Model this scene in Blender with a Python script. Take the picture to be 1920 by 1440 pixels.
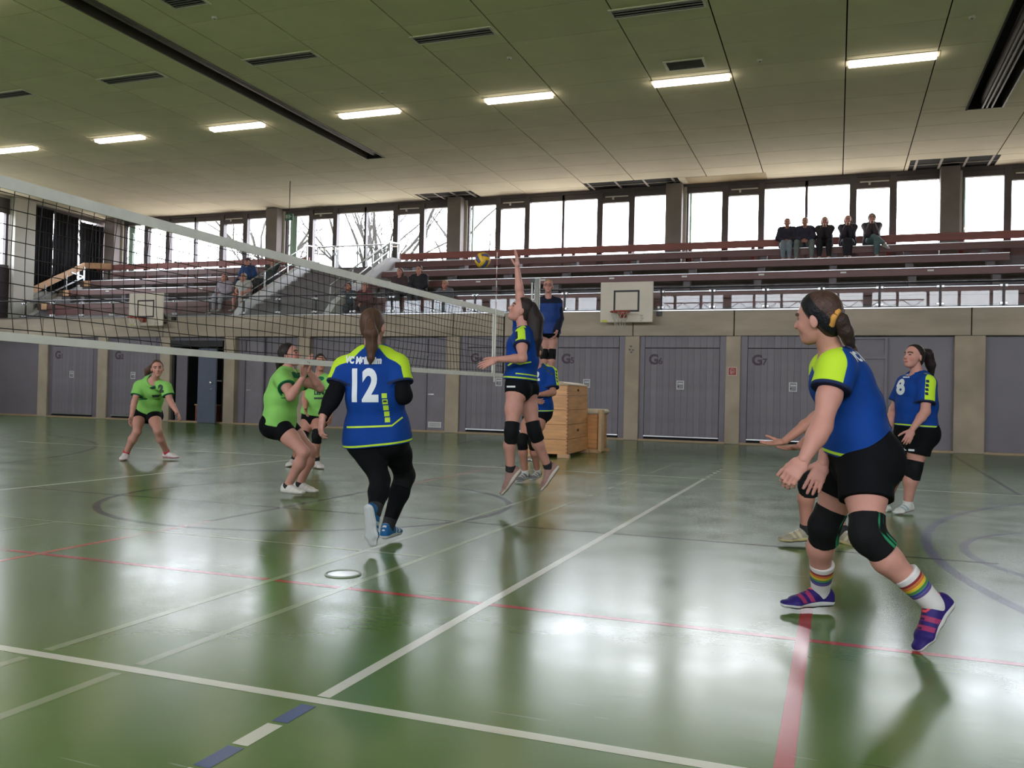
import bpy, math, random
import numpy as np
from mathutils import Vector, Matrix
from mathutils.bvhtree import BVHTree
random.seed(7); np.random.seed(7)
for _o in list(bpy.data.objects): bpy.data.objects.remove(_o)
scene = bpy.context.scene
COL = scene.collection

# ------------------------------------------------------------------ camera
F_PX, YAW, PITCH, ROLL, CAM_H = 1642.1, 0.3554, 0.0133, 0.0234, 1.0132
_fw = np.array([-math.sin(YAW)*math.cos(PITCH), math.cos(YAW)*math.cos(PITCH), math.sin(PITCH)])
_rt = np.array([math.cos(YAW), math.sin(YAW), 0.0]); _up = np.cross(_rt, _fw)
RT = _rt*math.cos(ROLL)+_up*math.sin(ROLL); UP = -_rt*math.sin(ROLL)+_up*math.cos(ROLL); FW = _fw
CAM = np.array([0, 0, CAM_H])
_cd = bpy.data.cameras.new('camera'); _co = bpy.data.objects.new('camera', _cd); COL.objects.link(_co)
_cd.sensor_width = 36; _cd.lens = 36*F_PX/1920; _cd.clip_start = .05; _cd.clip_end = 500
_co.matrix_world = Matrix(((RT[0], UP[0], -FW[0], 0), (RT[1], UP[1], -FW[1], 0), (RT[2], UP[2], -FW[2], CAM_H), (0, 0, 0, 1)))
scene.camera = _co
scene.view_settings.view_transform = 'Standard'; scene.view_settings.look = 'None'
scene.view_settings.gamma = 1; scene.view_settings.use_curve_mapping = False
scene.view_settings.exposure = 0.0
scene.cycles.max_bounces = 6; scene.cycles.diffuse_bounces = 4; scene.cycles.glossy_bounces = 3; scene.cycles.use_adaptive_sampling = True; scene.cycles.adaptive_threshold = .07; scene.cycles.adaptive_min_samples = 20
scene.cycles.transparent_max_bounces = 12; scene.cycles.transmission_bounces = 6
scene.cycles.sample_clamp_indirect = 6; scene.cycles.caustics_reflective = False; scene.cycles.caustics_refractive = False

# ------------------------------------------------------------------ sky
SKY_STRENGTH = 17.0
w = bpy.data.worlds.new('sky'); scene.world = w; w.use_nodes = True
_n = w.node_tree.nodes; _l = w.node_tree.links; _n.clear()
_out = _n.new('ShaderNodeOutputWorld'); _bg = _n.new('ShaderNodeBackground'); _bg.inputs['Strength'].default_value = SKY_STRENGTH
_tc = _n.new('ShaderNodeTexCoord'); _mp = _n.new('ShaderNodeMapping'); _mp.inputs['Scale'].default_value = (1, 1, 2.2)
_nz = _n.new('ShaderNodeTexNoise'); _nz.inputs['Scale'].default_value = 3.2; _nz.inputs['Detail'].default_value = 6
_cr = _n.new('ShaderNodeValToRGB'); _cr.color_ramp.elements[0].position = .35; _cr.color_ramp.elements[1].position = .62
_cr.color_ramp.elements[0].color = (.82, .84, .95, 1); _cr.color_ramp.elements[1].color = (.96, .95, 1, 1)
_sx = _n.new('ShaderNodeSeparateXYZ'); _gr = _n.new('ShaderNodeMapRange'); _gr.inputs[1].default_value = -.02; _gr.inputs[2].default_value = .02
_mx = _n.new('ShaderNodeMixRGB'); _mx.inputs[1].default_value = (.22, .20, .175, 1)
_l.new(_tc.outputs['Generated'], _mp.inputs[0]); _l.new(_mp.outputs[0], _nz.inputs['Vector']); _l.new(_nz.outputs['Fac'], _cr.inputs[0])
_l.new(_tc.outputs['Generated'], _sx.inputs[0]); _l.new(_sx.outputs['Z'], _gr.inputs[0]); _l.new(_gr.outputs[0], _mx.inputs[0])
_l.new(_cr.outputs[0], _mx.inputs[2]); _l.new(_mx.outputs[0], _bg.inputs[0]); _l.new(_bg.outputs[0], _out.inputs[0])
# portals: they emit nothing, they only help the sky light find the window openings
def portal(name, loc, rot, sx, sy):
    d = bpy.data.lights.new(name, 'AREA'); d.shape = 'RECTANGLE'; d.size = sx; d.size_y = sy; d.cycles.is_portal = True
    o = bpy.data.objects.new(name, d); COL.objects.link(o); o.location = loc; o.rotation_euler = rot
portal('window_portal', (-8.5, 26.75, 6.2), (math.radians(-90), 0, 0), 38, 2.6)
portal('rear_window_portal', (-6, -6.75, 5.7), (math.radians(90), 0, 0), 42, 3.4)

# ------------------------------------------------------------------ helpers
def at(x, y, d): return CAM+(FW+RT*(x-960)/F_PX-UP*(y-720)/F_PX)*d
ORG = {}
def V3(a): return np.array(a, float)
def unit(a):
    a = V3(a); return a/max(np.linalg.norm(a), 1e-9)
class MB:
    """collects simple shapes, build() links them as one mesh object"""
    def __init__(s): s.v = []; s.f = []; s.sm = []
    def add(s, vs, fs, smooth=False):
        k = len(s.v); s.v += [tuple(p) for p in vs]; s.f += [tuple(i+k for i in f) for f in fs]; s.sm += [smooth]*len(fs); return s
    def box(s, a, b, bev=0.0):
        (x0, y0, z0), (x1, y1, z1) = a, b
        x0, x1 = min(x0, x1), max(x0, x1); y0, y1 = min(y0, y1), max(y0, y1); z0, z1 = min(z0, z1), max(z0, z1)
        if bev <= 0:
            return s.add([(x0,y0,z0),(x1,y0,z0),(x1,y1,z0),(x0,y1,z0),(x0,y0,z1),(x1,y0,z1),(x1,y1,z1),(x0,y1,z1)],
                         [(0,3,2,1),(4,5,6,7),(0,1,5,4),(1,2,6,5),(2,3,7,6),(3,0,4,7)])
        e = min(bev, (x1-x0)*.45, (y1-y0)*.45, (z1-z0)*.45); vs = []; fs = []
        def ring(z, i): return [(x0+i,y0,z),(x1-i,y0,z),(x1,y0+i,z),(x1,y1-i,z),(x1-i,y1,z),(x0+i,y1,z),(x0,y1-i,z),(x0,y0+i,z)]
        def inner(z): return [(x0+e,y0+e,z),(x1-e,y0+e,z),(x1-e,y0+e,z),(x1-e,y1-e,z),(x1-e,y1-e,z),(x0+e,y1-e,z),(x0+e,y1-e,z),(x0+e,y0+e,z)]
        vs = inner(z0)+ring(z0+e, e)+ring(z1-e, e)+inner(z1)
        for r in range(3):
            for i in range(8): j = (i+1) % 8; fs.append((r*8+i, r*8+j, r*8+8+j, r*8+8+i))
        fs.append((0,6,4,2)); fs.append((24,26,28,30))
        return s.add(vs, fs)
    def obox(s, c, ax, ay, az):
        c = V3(c); ax = V3(ax); ay = V3(ay); az = V3(az)
        vs = [c+i*ax+j*ay+k*az for k in (-1, 1) for j in (-1, 1) for i in (-1, 1)]
        return s.add(vs, [(0,2,3,1),(4,5,7,6),(0,1,5,4),(1,3,7,5),(3,2,6,7),(2,0,4,6)])
    def bar(s, a, b, w, h, up=(0, 0, 1)):
        a = V3(a); b = V3(b); d = unit(b-a); u = V3(up); r = np.cross(d, u)
        if np.linalg.norm(r) < 1e-4: r = np.cross(d, (1, 0, 0))
        r = unit(r); u = np.cross(r, d)
        return s.obox((a+b)/2, r*w/2, (b-a)/2, u*h/2)
    def tube(s, pts, rad, n=8, cap=True, smooth=True):
        pts = [V3(p) for p in pts]; m = len(pts); rad = rad if hasattr(rad, '__len__') else [rad]*m
        vs = []; fs = []; ref = None
        for i, p in enumerate(pts):
            d = unit(pts[min(i+1, m-1)]-pts[max(i-1, 0)])
            if ref is None: ref = unit(np.cross(d, (0, 0, 1) if abs(d[2]) < .9 else (1, 0, 0)))
            ref = unit(ref-d*np.dot(ref, d)); b = np.cross(d, ref)
            for k in range(n):
                a = 2*math.pi*k/n; vs.append(p+(ref*math.cos(a)+b*math.sin(a))*rad[i])
        for i in range(m-1):
            for k in range(n): j = (k+1) % n; fs.append((i*n+k, i*n+j, i*n+n+j, i*n+n+k))
        if cap: fs.append(tuple(range(n-1, -1, -1))); fs.append(tuple((m-1)*n+k for k in range(n)))
        return s.add(vs, fs, smooth)
    def quad(s, a, b, c, d): return s.add([a, b, c, d], [(0, 1, 2, 3)])
    def build(s, name, mat, parent=None, loc=None):
        me = bpy.data.meshes.new(name)
        org = ORG.get(parent.name, np.zeros(3)) if parent is not None else (V3(loc) if loc is not None else np.zeros(3))
        me.from_pydata([tuple(V3(p)-org) for p in s.v], [], s.f); me.update()
        me.polygons.foreach_set('use_smooth', s.sm)
        me.materials.append(mat)
        o = bpy.data.objects.new(name, me); COL.objects.link(o)
        if parent is not None: o.parent = parent
        else: o.location = tuple(org)
        ORG[o.name] = org
        return o
def empty(name, loc):
    o = bpy.data.objects.new(name, None); COL.objects.link(o); o.location = tuple(loc); o.empty_display_size = .2
    ORG[o.name] = V3(loc); return o
def tag(o, label, cat, group=None, kind=None):
    if label: o['label'] = label
    if cat: o['category'] = cat
    if group: o['group'] = group
    if kind: o['kind'] = kind
    return o
def struct(o, label=None): o['kind'] = 'structure'; return o if not label else tag(o, label, None)
def link_copy(o, loc, parent=None):
    c = o.copy(); COL.objects.link(c); c.location = tuple(loc); c.parent = parent; return c

MATS = {}
def M(name, col, rough=.6, var=.12, scale=6.0, bump=0.0, bscale=None, metal=0.0, spec=.5, coat=0.0, stretch=(1, 1, 1), emit=0.0, objrand=0.0):
    if name in MATS: return MATS[name]
    m = bpy.data.materials.new(name); m.use_nodes = True; nt = m.node_tree; N = nt.nodes; L = nt.links
    b = N['Principled BSDF']; b.inputs['Roughness'].default_value = rough; b.inputs['Metallic'].default_value = metal
    b.inputs['Specular IOR Level'].default_value = spec; b.inputs['Coat Weight'].default_value = coat
    tc = N.new('ShaderNodeTexCoord'); mp = N.new('ShaderNodeMapping'); mp.inputs['Scale'].default_value = stretch
    nz = N.new('ShaderNodeTexNoise'); nz.inputs['Scale'].default_value = scale; nz.inputs['Detail'].default_value = 5
    cr = N.new('ShaderNodeValToRGB'); c = np.array(col)
    lo = np.clip(c*(1-var), 0, 1); hi = np.clip(c*(1+var), 0, 1)
    cr.color_ramp.elements[0].position = .3; cr.color_ramp.elements[1].position = .7
    cr.color_ramp.elements[0].color = (*lo, 1); cr.color_ramp.elements[1].color = (*hi, 1)
    L.new(tc.outputs['Object'], mp.inputs[0]); L.new(mp.outputs[0], nz.inputs['Vector']); L.new(nz.outputs['Fac'], cr.inputs[0])
    out = cr.outputs[0]
    if objrand:
        oi = N.new('ShaderNodeObjectInfo'); mr = N.new('ShaderNodeMapRange'); mr.inputs[3].default_value = 1-objrand; mr.inputs[4].default_value = 1+objrand
        hs = N.new('ShaderNodeHueSaturation'); L.new(oi.outputs['Random'], mr.inputs[0]); L.new(mr.outputs[0], hs.inputs['Value']); L.new(out, hs.inputs['Color']); out = hs.outputs[0]
    L.new(out, b.inputs['Base Color'])
    if bump:
        n2 = N.new('ShaderNodeTexNoise'); n2.inputs['Scale'].default_value = bscale or scale*8; n2.inputs['Detail'].default_value = 4
        bp = N.new('ShaderNodeBump'); bp.inputs['Strength'].default_value = bump; bp.inputs['Distance'].default_value = .01
        L.new(mp.outputs[0], n2.inputs['Vector']); L.new(n2.outputs['Fac'], bp.inputs['Height']); L.new(bp.outputs[0], b.inputs['Normal'])
    if emit: b.inputs['Emission Color'].default_value = (*col, 1); b.inputs['Emission Strength'].default_value = emit
    MATS[name] = m; return m
def glass_mat(name, tint=(1, 1, 1), refl=1.0, ior=1.5, ms=1.0):
    m = bpy.data.materials.new(name); m.use_nodes = True; N = m.node_tree.nodes; L = m.node_tree.links; N.clear()
    o = N.new('ShaderNodeOutputMaterial'); t = N.new('ShaderNodeBsdfTransparent'); t.inputs[0].default_value = (*tint, 1)
    g = N.new('ShaderNodeBsdfGlossy'); g.inputs['Roughness'].default_value = .01; g.inputs[0].default_value = (refl, refl, refl, 1)
    f = N.new('ShaderNodeFresnel'); x = N.new('ShaderNodeMixShader'); gm = N.new('ShaderNodeNewGeometry'); mr = N.new('ShaderNodeMapRange'); mr.inputs[3].default_value = ior; mr.inputs[4].default_value = 1/ior; L.new(gm.outputs['Backfacing'], mr.inputs[0]); L.new(mr.outputs[0], f.inputs[0])
    L.new(f.outputs[0], x.inputs[0]); L.new(t.outputs[0], x.inputs[1]); L.new(g.outputs[0], x.inputs[2]); L.new(x.outputs[0], o.inputs[0]); return m

concrete = M('concrete', (.365, .30, .23), .8, .16, 1.6, .25, 30)
concrete_beam = M('concrete_beam', (.355, .295, .235), .8, .2, 1.2, .25, 30, stretch=(.5, 1, 2))
grey_board = M('grey_board', (.172, .152, .178), .55, .12, 3, .05, 20, objrand=.10)
grey_panel = M('grey_panel', (.163, .145, .17), .5, .07, 1.2)
grey_frame = M('grey_frame', (.14, .122, .15), .45, .06, 2)
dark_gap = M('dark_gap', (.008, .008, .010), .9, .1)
black_metal = M('black_metal', (.012, .012, .014), .45, .1)
metal = M('brushed_metal', (.55, .56, .58), .32, .06, 12, metal=1.0, stretch=(1, 1, .1))
white_paint = M('white_paint', (.62, .62, .60), .5, .05, 3)
cream_wall = M('cream_wall', (.50, .49, .44), .7, .06, 2)
purple_print = M('purple_print', (.055, .03, .05), .6, .1)
wood_red = M('bench_wood', (.125, .05, .045), .45, .25, 3, .05, 30, stretch=(.15, 2, 2), objrand=.06)
wood_tan = M('light_wood', (.55, .33, .18), .5, .12, 5, stretch=(.3, 3, 3))
rail_red = M('rail_wood', (.22, .06, .045), .45, .15, 4, stretch=(.2, 2, 2))
ceil_mat = M('ceiling_panel', (.93, .85, .66), .85, .05, 1.1, .12, 60, objrand=.035)
frame_dark = M('window_frame', (.075, .062, .068), .5, .1, 4)
riser_mat = M('stand_concrete', (.16, .145, .15), .85, .12, 2, .1, 20)
stair_white = M('stair_plaster', (.58, .58, .60), .7, .05, 2)
blackout = M('blackout_fabric', (.006, .006, .009), .95, .2, 5)

# ------------------------------------------------------------------ floor
def floor_paint(name, col, var=.12, spec=.52):
    """worn glossy sports-floor varnish over a colour"""
    m = bpy.data.materials.new(name); m.use_nodes = True; nt = m.node_tree; N = nt.nodes; L = nt.links
    b = N['Principled BSDF']; b.inputs['Specular IOR Level'].default_value = spec
    g = N.new('ShaderNodeNewGeometry'); pos = g.outputs['Position']
    nz = N.new('ShaderNodeTexNoise'); nz.inputs['Scale'].default_value = .9; nz.inputs['Detail'].default_value = 5
    cr = N.new('ShaderNodeValToRGB'); c = np.array(col); cr.color_ramp.elements[0].position = .3; cr.color_ramp.elements[1].position = .7
    cr.color_ramp.elements[0].color = (*(c*(1-var)), 1); cr.color_ramp.elements[1].color = (*np.clip(c*(1+var), 0, 1), 1)
    L.new(pos, nz.inputs['Vector']); L.new(nz.outputs['Fac'], cr.inputs[0])
    # short scuffs: stretched, rotated voronoi streaks
    out = cr.outputs[0]
    for k, (rz, sc, dark) in enumerate([(.5, (1.1, 14, 1), True), (-.35, (.9, 17, 1), False), (1.3, (1.3, 15, 1), False)]):
        mp = N.new('ShaderNodeMapping'); mp.inputs['Rotation'].default_value = (0, 0, rz); mp.inputs['Scale'].default_value = sc; mp.inputs['Location'].default_value = (k*3.3, k*1.7, 0)
        vz = N.new('ShaderNodeTexNoise'); vz.inputs['Scale'].default_value = 1.6; vz.inputs['Detail'].default_value = 2
        rp = N.new('ShaderNodeMapRange'); rp.inputs[1].default_value = .735; rp.inputs[2].default_value = .765; rp.inputs[3].default_value = 0; rp.inputs[4].default_value = .35
        mx = N.new('ShaderNodeMixRGB'); mx.inputs[2].default_value = (.05, .055, .04, 1) if dark else (.42, .46, .40, 1)
        L.new(pos, mp.inputs[0]); L.new(mp.outputs[0], vz.inputs['Vector']); L.new(vz.outputs['Fac'], rp.inputs[0]); L.new(rp.outputs[0], mx.inputs[0])
        L.new(out, mx.inputs[1]); out = mx.outputs[0]
    L.new(out, b.inputs['Base Color'])
    rn = N.new('ShaderNodeTexNoise'); rn.inputs['Scale'].default_value = 2.2; rn.inputs['Detail'].default_value = 6
    rr = N.new('ShaderNodeMapRange'); rr.inputs[1].default_value = .3; rr.inputs[2].default_value = .7; rr.inputs[3].default_value = .18; rr.inputs[4].default_value = .25
    L.new(pos, rn.inputs['Vector']); L.new(rn.outputs['Fac'], rr.inputs[0]); L.new(rr.outputs[0], b.inputs['Roughness'])
    mp = N.new('ShaderNodeMapping'); mp.inputs['Scale'].default_value = (5, 11, 1); mp.inputs['Rotation'].default_value = (0, 0, .36)
    bn = N.new('ShaderNodeTexNoise'); bn.inputs['Scale'].default_value = 2.0; bn.inputs['Detail'].default_value = 4
    bp = N.new('ShaderNodeBump'); bp.inputs['Strength'].default_value = .07; bp.inputs['Distance'].default_value = .004
    L.new(pos, mp.inputs[0]); L.new(mp.outputs[0], bn.inputs['Vector']); L.new(bn.outputs['Fac'], bp.inputs['Height']); L.new(bp.outputs[0], b.inputs['Normal'])
    return m
fl_green = floor_paint('floor_green', (.100, .175, .046))
fl_white = floor_paint('line_white', (.60, .60, .50), .05)
fl_palewhite = floor_paint('line_worn_white', (.24, .29, .165), .10)
fl_black = floor_paint('line_black', (.012, .014, .018), .1, .2)
fl_blue = floor_paint('line_blue', (.05, .09, .22), .1)
fl_bluegrey = floor_paint('line_blue_grey', (.06, .07, .14), .1, .25)
fl_red = floor_paint('line_red', (.38, .05, .05), .1, .38)
fl_orange = floor_paint('line_orange_red', (.42, .10, .06), .1)
X0, X1, YB, YW, YWIN, ZC = -27.0, 17.0, -6.5, 21.0, 26.5, 7.5
floor = struct(MB().box((X0, YB, -.2), (X1, YW+.4, 0)).build('floor', fl_green))
_lz = [0.0003]
def line(a, b, wd, mat, name='court_line'):
    _lz[0] += .00002; z = _lz[0]; a = V3((*a, 0)); b = V3((*b, 0)); d = unit(b-a); n = np.array([-d[1], d[0], 0])*wd/2; e = np.array([0, 0, z])
    m = MB(); m.quad(a-n+e, b-n+e, b+n+e, a+n+e); return m.build(name, mat, floor)
def arc(c, r, wd, mat, a0=0, a1=360, n=96, name='court_circle'):
    _lz[0] += .00002; z = _lz[0]; m = MB(); vs = []; fs = []
    for i in range(n+1):
        t = math.radians(a0+(a1-a0)*i/n)
        for q in (r-wd/2, r+wd/2): vs.append((c[0]+q*math.cos(t), c[1]+q*math.sin(t), z))
    for i in range(n): fs.append((2*i, 2*i+1, 2*i+3, 2*i+2))
    m.add(vs, fs); return m.build(name, mat, floor)
XA, YN, YF, XN = -1.578, 2.49, 11.49, -4.56
arc((-4.54, 7.0), 1.82, .06, fl_black); arc((-16.59, 6.68), 6.82, .06, fl_black, -75, 75)
arc((6.86, 6.80), 6.23, .07, fl_bluegrey, 105, 255); arc((2.49, 6.85), 1.63, .06, fl_bluegrey)
line((-24, 14.4), (14, 14.4), .05, fl_black); line((-4.48, 5.5), (-4.48, 14.4), .05, fl_black); line((-10, 6.42), (1.0, 6.42), .04, fl_black)
line((2.0, 11.5), (2.28, 20.9), .05, fl_black); line((-7.27, 16.5), (-7.9, 20.2), .04, fl_black)
line((-14, 3.96), (4, 3.96), .05, fl_red); line((-4.47, .5), (-4.47, 5.5), .05, fl_orange); line((-4.44, 8.4), (-4.5, 11.6), .05, fl_orange)
line((-.12, -1), (-.12, 4.6), .055, fl_red)
for _y0, _y1 in ((.6, 2.44), (2.54, 13.75)):
    line((-2.37, _y0), (-2.37, _y1), .045, fl_palewhite); line((-2.81, _y0), (-2.81, _y1), .045, fl_palewhite)
line((-9.5, 4.94), (-2.4, 4.94), .04, fl_palewhite); line((-5.4, .5), (-5.4, 4.92), .04, fl_palewhite)
line((XN-9, YN), (XN+9, YN), .05, fl_white); line((XN-9, YF), (XN+9, YF), .05, fl_white)
line((XA, YN+.035), (XA, YF-.025), .05, fl_white); line((-7.46, YN+.025), (-7.46, YF-.025), .05, fl_white)
for k in range(5):
    line((XA, YF+.2+.35*k), (XA, YF+.35+.35*k), .05, fl_white, 'line_dash')
for k, (y0, y1) in enumerate([(2.28, 2.44), (2.09, 2.26), (1.93, 2.075), (1.76, 1.915), (1.6, 1.75)]):
    line((XA, y0), (XA, y1), .055, fl_blue if k % 2 == 0 else fl_white, 'line_dash')
_sk = MB(); _sk.tube([(-2.55, 4.25, .0005), (-2.55, 4.25, .004)], [.088, .086], 32, True, False); _disc = _sk.build('floor_socket_cover', M('worn_brass_disc', (.42, .46, .40), .15, .1), None, (-2.55, 4.25, 0))
tag(_disc, 'round floor socket cover set in the green floor behind the player wearing 12', 'socket cover')
_sr = MB(); _ring = [( -2.55+.095*math.cos(t), 4.25+.095*math.sin(t), .003) for t in np.linspace(0, 2*math.pi, 33)]; _sr.tube(_ring, .006, 6); _sr.build('rim', M('socket_rim', (.30, .33, .28), .25), _disc)

# ------------------------------------------------------------------ far wall at YW : columns, beam, doors
def wall_seg(name, x0, x1, z0, z1, mat, y0=YW, y1=YW+.3): return MB().box((x0, y0, z0), (x1, y1, z1)).build(name, mat)
wall_far = struct(MB().box((X0, YW+.16, 0), (-18.6, YW+.3, 2.53)).box((-16.86, YW+.16, 0), (X1, YW+.3, 2.53)).box((-18.6, YW+.16, 2.34), (-16.86, YW+.3, 2.53)).build('wall_far', grey_panel))
_cols = [(-23.97, -23.57), (-21.52, -21.13), (-19.1, -18.72), (-16.76, -16.38), (-14.25, -13.86), (-11.95, -11.6), (-9.66, -9.27), (-7.05, -6.72), (-4.87, -4.51), (-2.46, -2.12), (2.36, 2.96), (5.2, 5.6), (8.6, 9.0)]
for i, (a, b) in enumerate(_cols): struct(MB().box((a, YW-.02, 0), (b, YW+.2, 2.53), .012).build('column', concrete, None, (0, 0, 0)))
_joints = [X0, -23.8, -19.0, -14.05, -9.47, -4.68, -2.28, .12, 2.68, 7.5, X1]
_beam = struct(empty('wall_beam', (X0, YW, 2.53)))
for a, b in zip(_joints[:-1], _joints[1:]): MB().box((a+.012, YW-.03, 2.535), (b-.012, YW+.35, 3.13), .008).build('beam_panel', concrete_beam, _beam)
struct(MB().box((X0, YW-.05, 3.13), (X1, YW+.4, 3.155)).build('trim_1', metal))
struct(MB().box((X0, YW-.004, 0), (X1, YW+.16, .045)).build('baseboard_far', M('baseboard_wood', (.33, .23, .14), .5, .1)))
FONT = bpy.data.curves
def text_mesh(s, size, bold=0.0, shear=0.0, space=1.0):
    c = bpy.data.curves.new('lettering', 'FONT'); c.body = s; c.size = size; c.offset = bold; c.shear = shear; c.space_character = space; c.resolution_u = 4
    c.align_x = 'LEFT'; o = bpy.data.objects.new('lettering', c); COL.objects.link(o)
    me = bpy.data.meshes.new_from_object(o.evaluated_get(bpy.context.evaluated_depsgraph_get()))
    vs = [np.array(v.co) for v in me.vertices]; fs = [tuple(p.vertices) for p in me.polygons]
    bpy.data.objects.remove(o); bpy.data.curves.remove(c); bpy.data.meshes.remove(me); return vs, fs
def text_on(parent, name, s, size, origin, right, up, mat, bold=0.0, shear=0.0, center=False):
    vs, fs = text_mesh(s, size, bold, shear); right = V3(right); up = V3(up)
    off = -max(v[0] for v in vs)/2 if center else 0
    m = MB(); m.add([V3(origin)+right*(v[0]+off)+up*v[1] for v in vs], fs); return m.build(name, mat, parent)
plate_w = M('plate_white', (.62, .62, .62), .4, .03)
def plate(parent, x, z, y=YW+.0):
    m = MB(); w_, h_, t = .088, .105, .016
    m.box((x-w_, y-.012, z+h_-t), (x+w_, y, z+h_)); m.box((x-w_, y-.012, z-h_), (x+w_, y, z-h_+t)); m.box((x-w_, y-.012, z-h_+t), (x-w_+t, y, z+h_-t)); m.box((x+w_-t, y-.012, z-h_+t), (x+w_, y, z+h_-t))
    p = m.build('notice_frame', plate_w, parent); n = MB(); n.box((x-w_+t, y-.006, z-h_+t), (x+w_-t, y, z+h_-t)); n.build('notice_sheet', M('notice_grey', (.22, .22, .24), .5), p)
    q = MB(); q.box((x-.05, y-.009, z+.02), (x+.06, y-.006, z+.045)); q.build('notice_line', plate_w, p); q = MB(); q.box((x-.062, y-.009, z-.05), (x-.035, y-.006, z-.02)); q.build('notice_mark', black_metal, p)
def garage_door(n, x0, x1, num, handle=True):
    d = struct(empty('door_%d' % n, (x0, YW, 0)), 'grey boarded equipment store door marked G%s' % num)
    MB().box((x0-.2, YW+.045, 0), (x0, YW+.16, 2.53)).build('jamb', grey_frame, d); MB().box((x1, YW+.045, 0), (x1+.2, YW+.16, 2.53)).build('jamb', grey_frame, d)
    MB().box((x0, YW+.1, 0), (x1, YW+.158, 2.53)).build('dark_reveal', dark_gap, d)
    nb = max(1, round((x1-x0)/.145)); bw = (x1-x0-.02)/nb
    lo = hi = None
    for k in range(nb):
        xx = x0+.01+k*bw
        if lo is None:
            lo = MB().box((xx+.0018, YW+.04, .13), (xx+bw-.0018, YW+.09, 2.235)).build('board', grey_board, d); hi = MB().box((xx+.0018, YW+.04, 2.255), (xx+bw-.0018, YW+.09, 2.525)).build('upper_board', grey_board, d)
        else:
            link_copy(lo, (k*bw, 0, 0), d); link_copy(hi, (k*bw, 0, 0), d)
    MB().box((x0+.005, YW+.02, .105), (x1-.005, YW+.09, .13)).build('bottom_rail', metal, d)
    text_on(d, 'letter', 'G', .33, (x0+.1, YW+.036, 1.86), (1, 0, 0), (0, 0, 1), purple_print, .012)
    text_on(d, 'numeral', num, .21, (x0+.335, YW+.036, 1.86), (1, 0, 0), (0, 0, 1), purple_print, .006)
    plate(d, (x0+x1)/2-.02, 1.36, YW+.04)
    return d
garage_door(1, -23.42, -21.74, '1'); garage_door(2, -20.98, -19.28, '2'); garage_door(3, -9.08, -7.22, '4'); garage_door(4, -6.6, -5.02, '5')
garage_door(5, -4.39, -2.6, '6'); garage_door(6, -1.97, .12, '7')
def flat_door(n, x0, x1, vent=False):
    d = struct(empty('door_%d' % n, (x0, YW, 0)), 'plain grey service door with transom panel')
    m = MB(); t = .055
    for a, b in ((x0-t, x0), (x1, x1+t)): m.box((a, YW+.06, 0), (b, YW+.16, 2.5))
    m.box((x0, YW+.06, 2.46), (x1, YW+.16, 2.5)); m.box((x0, YW+.06, 2.02), (x1, YW+.16, 2.09)); m.build('door_frame', grey_frame, d)
    MB().box((x0, YW+.1, .01), (x1, YW+.155, 2.02)).build('leaf', grey_board, d); MB().box((x0, YW+.11, 2.09), (x1, YW+.155, 2.46)).build('transom_panel', grey_board, d)
    h = MB(); h.box((x0+.05, YW+.07, .99), (x0+.21, YW+.085, 1.01)); h.build('handle', metal, d); h = MB(); h.tube([(x0+.16, YW+.095, 1.16), (x0+.16, YW+.075, 1.16)], .02, 10); h.build('lock', metal, d)
    h = MB(); h.box((x0+.17, YW+.075, 1.0), (x0+.185, YW+.1, 1.2)); 
    if vent:
        v = MB().box((x0+.06, YW+.085, .12), (x0+.44, YW+.1, .27)).build('vent_frame', white_paint, d)
        for k in range(5): MB().box((x0+.09, YW+.078, .145+.022*k), (x0+.41, YW+.085, .157+.022*k)).build('vent_slat', M('vent_slat_grey', (.3, .3, .32), .4), v)
    return d
flat_door(7, -16.06, -15.47); flat_door(8, -10.24, -9.72, True); flat_door(9, .36, .98)
# open doorway with a dark room behind, a blue-grey leaf swung open and a wooden box inside
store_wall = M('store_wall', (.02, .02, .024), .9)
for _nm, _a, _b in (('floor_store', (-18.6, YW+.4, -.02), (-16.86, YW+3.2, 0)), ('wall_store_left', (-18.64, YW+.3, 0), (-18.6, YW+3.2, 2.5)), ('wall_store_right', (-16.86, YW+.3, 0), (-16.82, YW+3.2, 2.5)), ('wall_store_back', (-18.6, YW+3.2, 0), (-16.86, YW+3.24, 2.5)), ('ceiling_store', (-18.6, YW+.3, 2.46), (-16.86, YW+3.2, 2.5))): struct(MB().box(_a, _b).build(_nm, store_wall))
_d10 = struct(empty('door_10', (-18.6, YW, 0)), 'open grey door into the dark equipment store')
MB().box((-18.68, YW+.05, 0), (-18.6, YW+.2, 2.4)).box((-16.86, YW+.05, 0), (-16.78, YW+.2, 2.4)).box((-18.68, YW-.06, 2.24), (-16.78, YW+.2, 2.42)).build('door_frame', black_metal, _d10)
_lf = MB(); _lf.obox((-17.24, YW-.12, 1.1), (.40, -.10, 0), (.006, .024, 0), (0, 0, 1.09)); _lf = _lf.build('leaf', M('blue_grey_door', (.085, .10, .15), .42, .06), _d10)
_h = MB(); _h.tube([(-17.02, YW-.2, 1.18), (-17.02, YW-.26, 1.18)], [.035, .04], 12); _h.build('door_knob', metal, _lf)
_h = MB(); _h.tube([(-17.02, YW-.2, 1.0), (-17.02, YW-.22, 1.0)], .018, 10); _h.build('lock', metal, _lf)
_h = MB(); _h.obox((-18.35, YW+.1, 1.1), (.2, 0, 0), (0, .02, 0), (0, 0, 1.09)); _h.build('fixed_leaf', grey_frame, _d10)
_wb = MB(); _wb.box((-18.05, YW+.35, 0), (-17.3, YW+.8, .5), .01); _wb = tag(_wb.build('wooden_box', M('box_brown_wood', (.22, .08, .05), .5, .2, 5), None, (-17.7, YW+.5, 0)), 'brown wooden box standing inside the dark open doorway', 'box')
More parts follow.
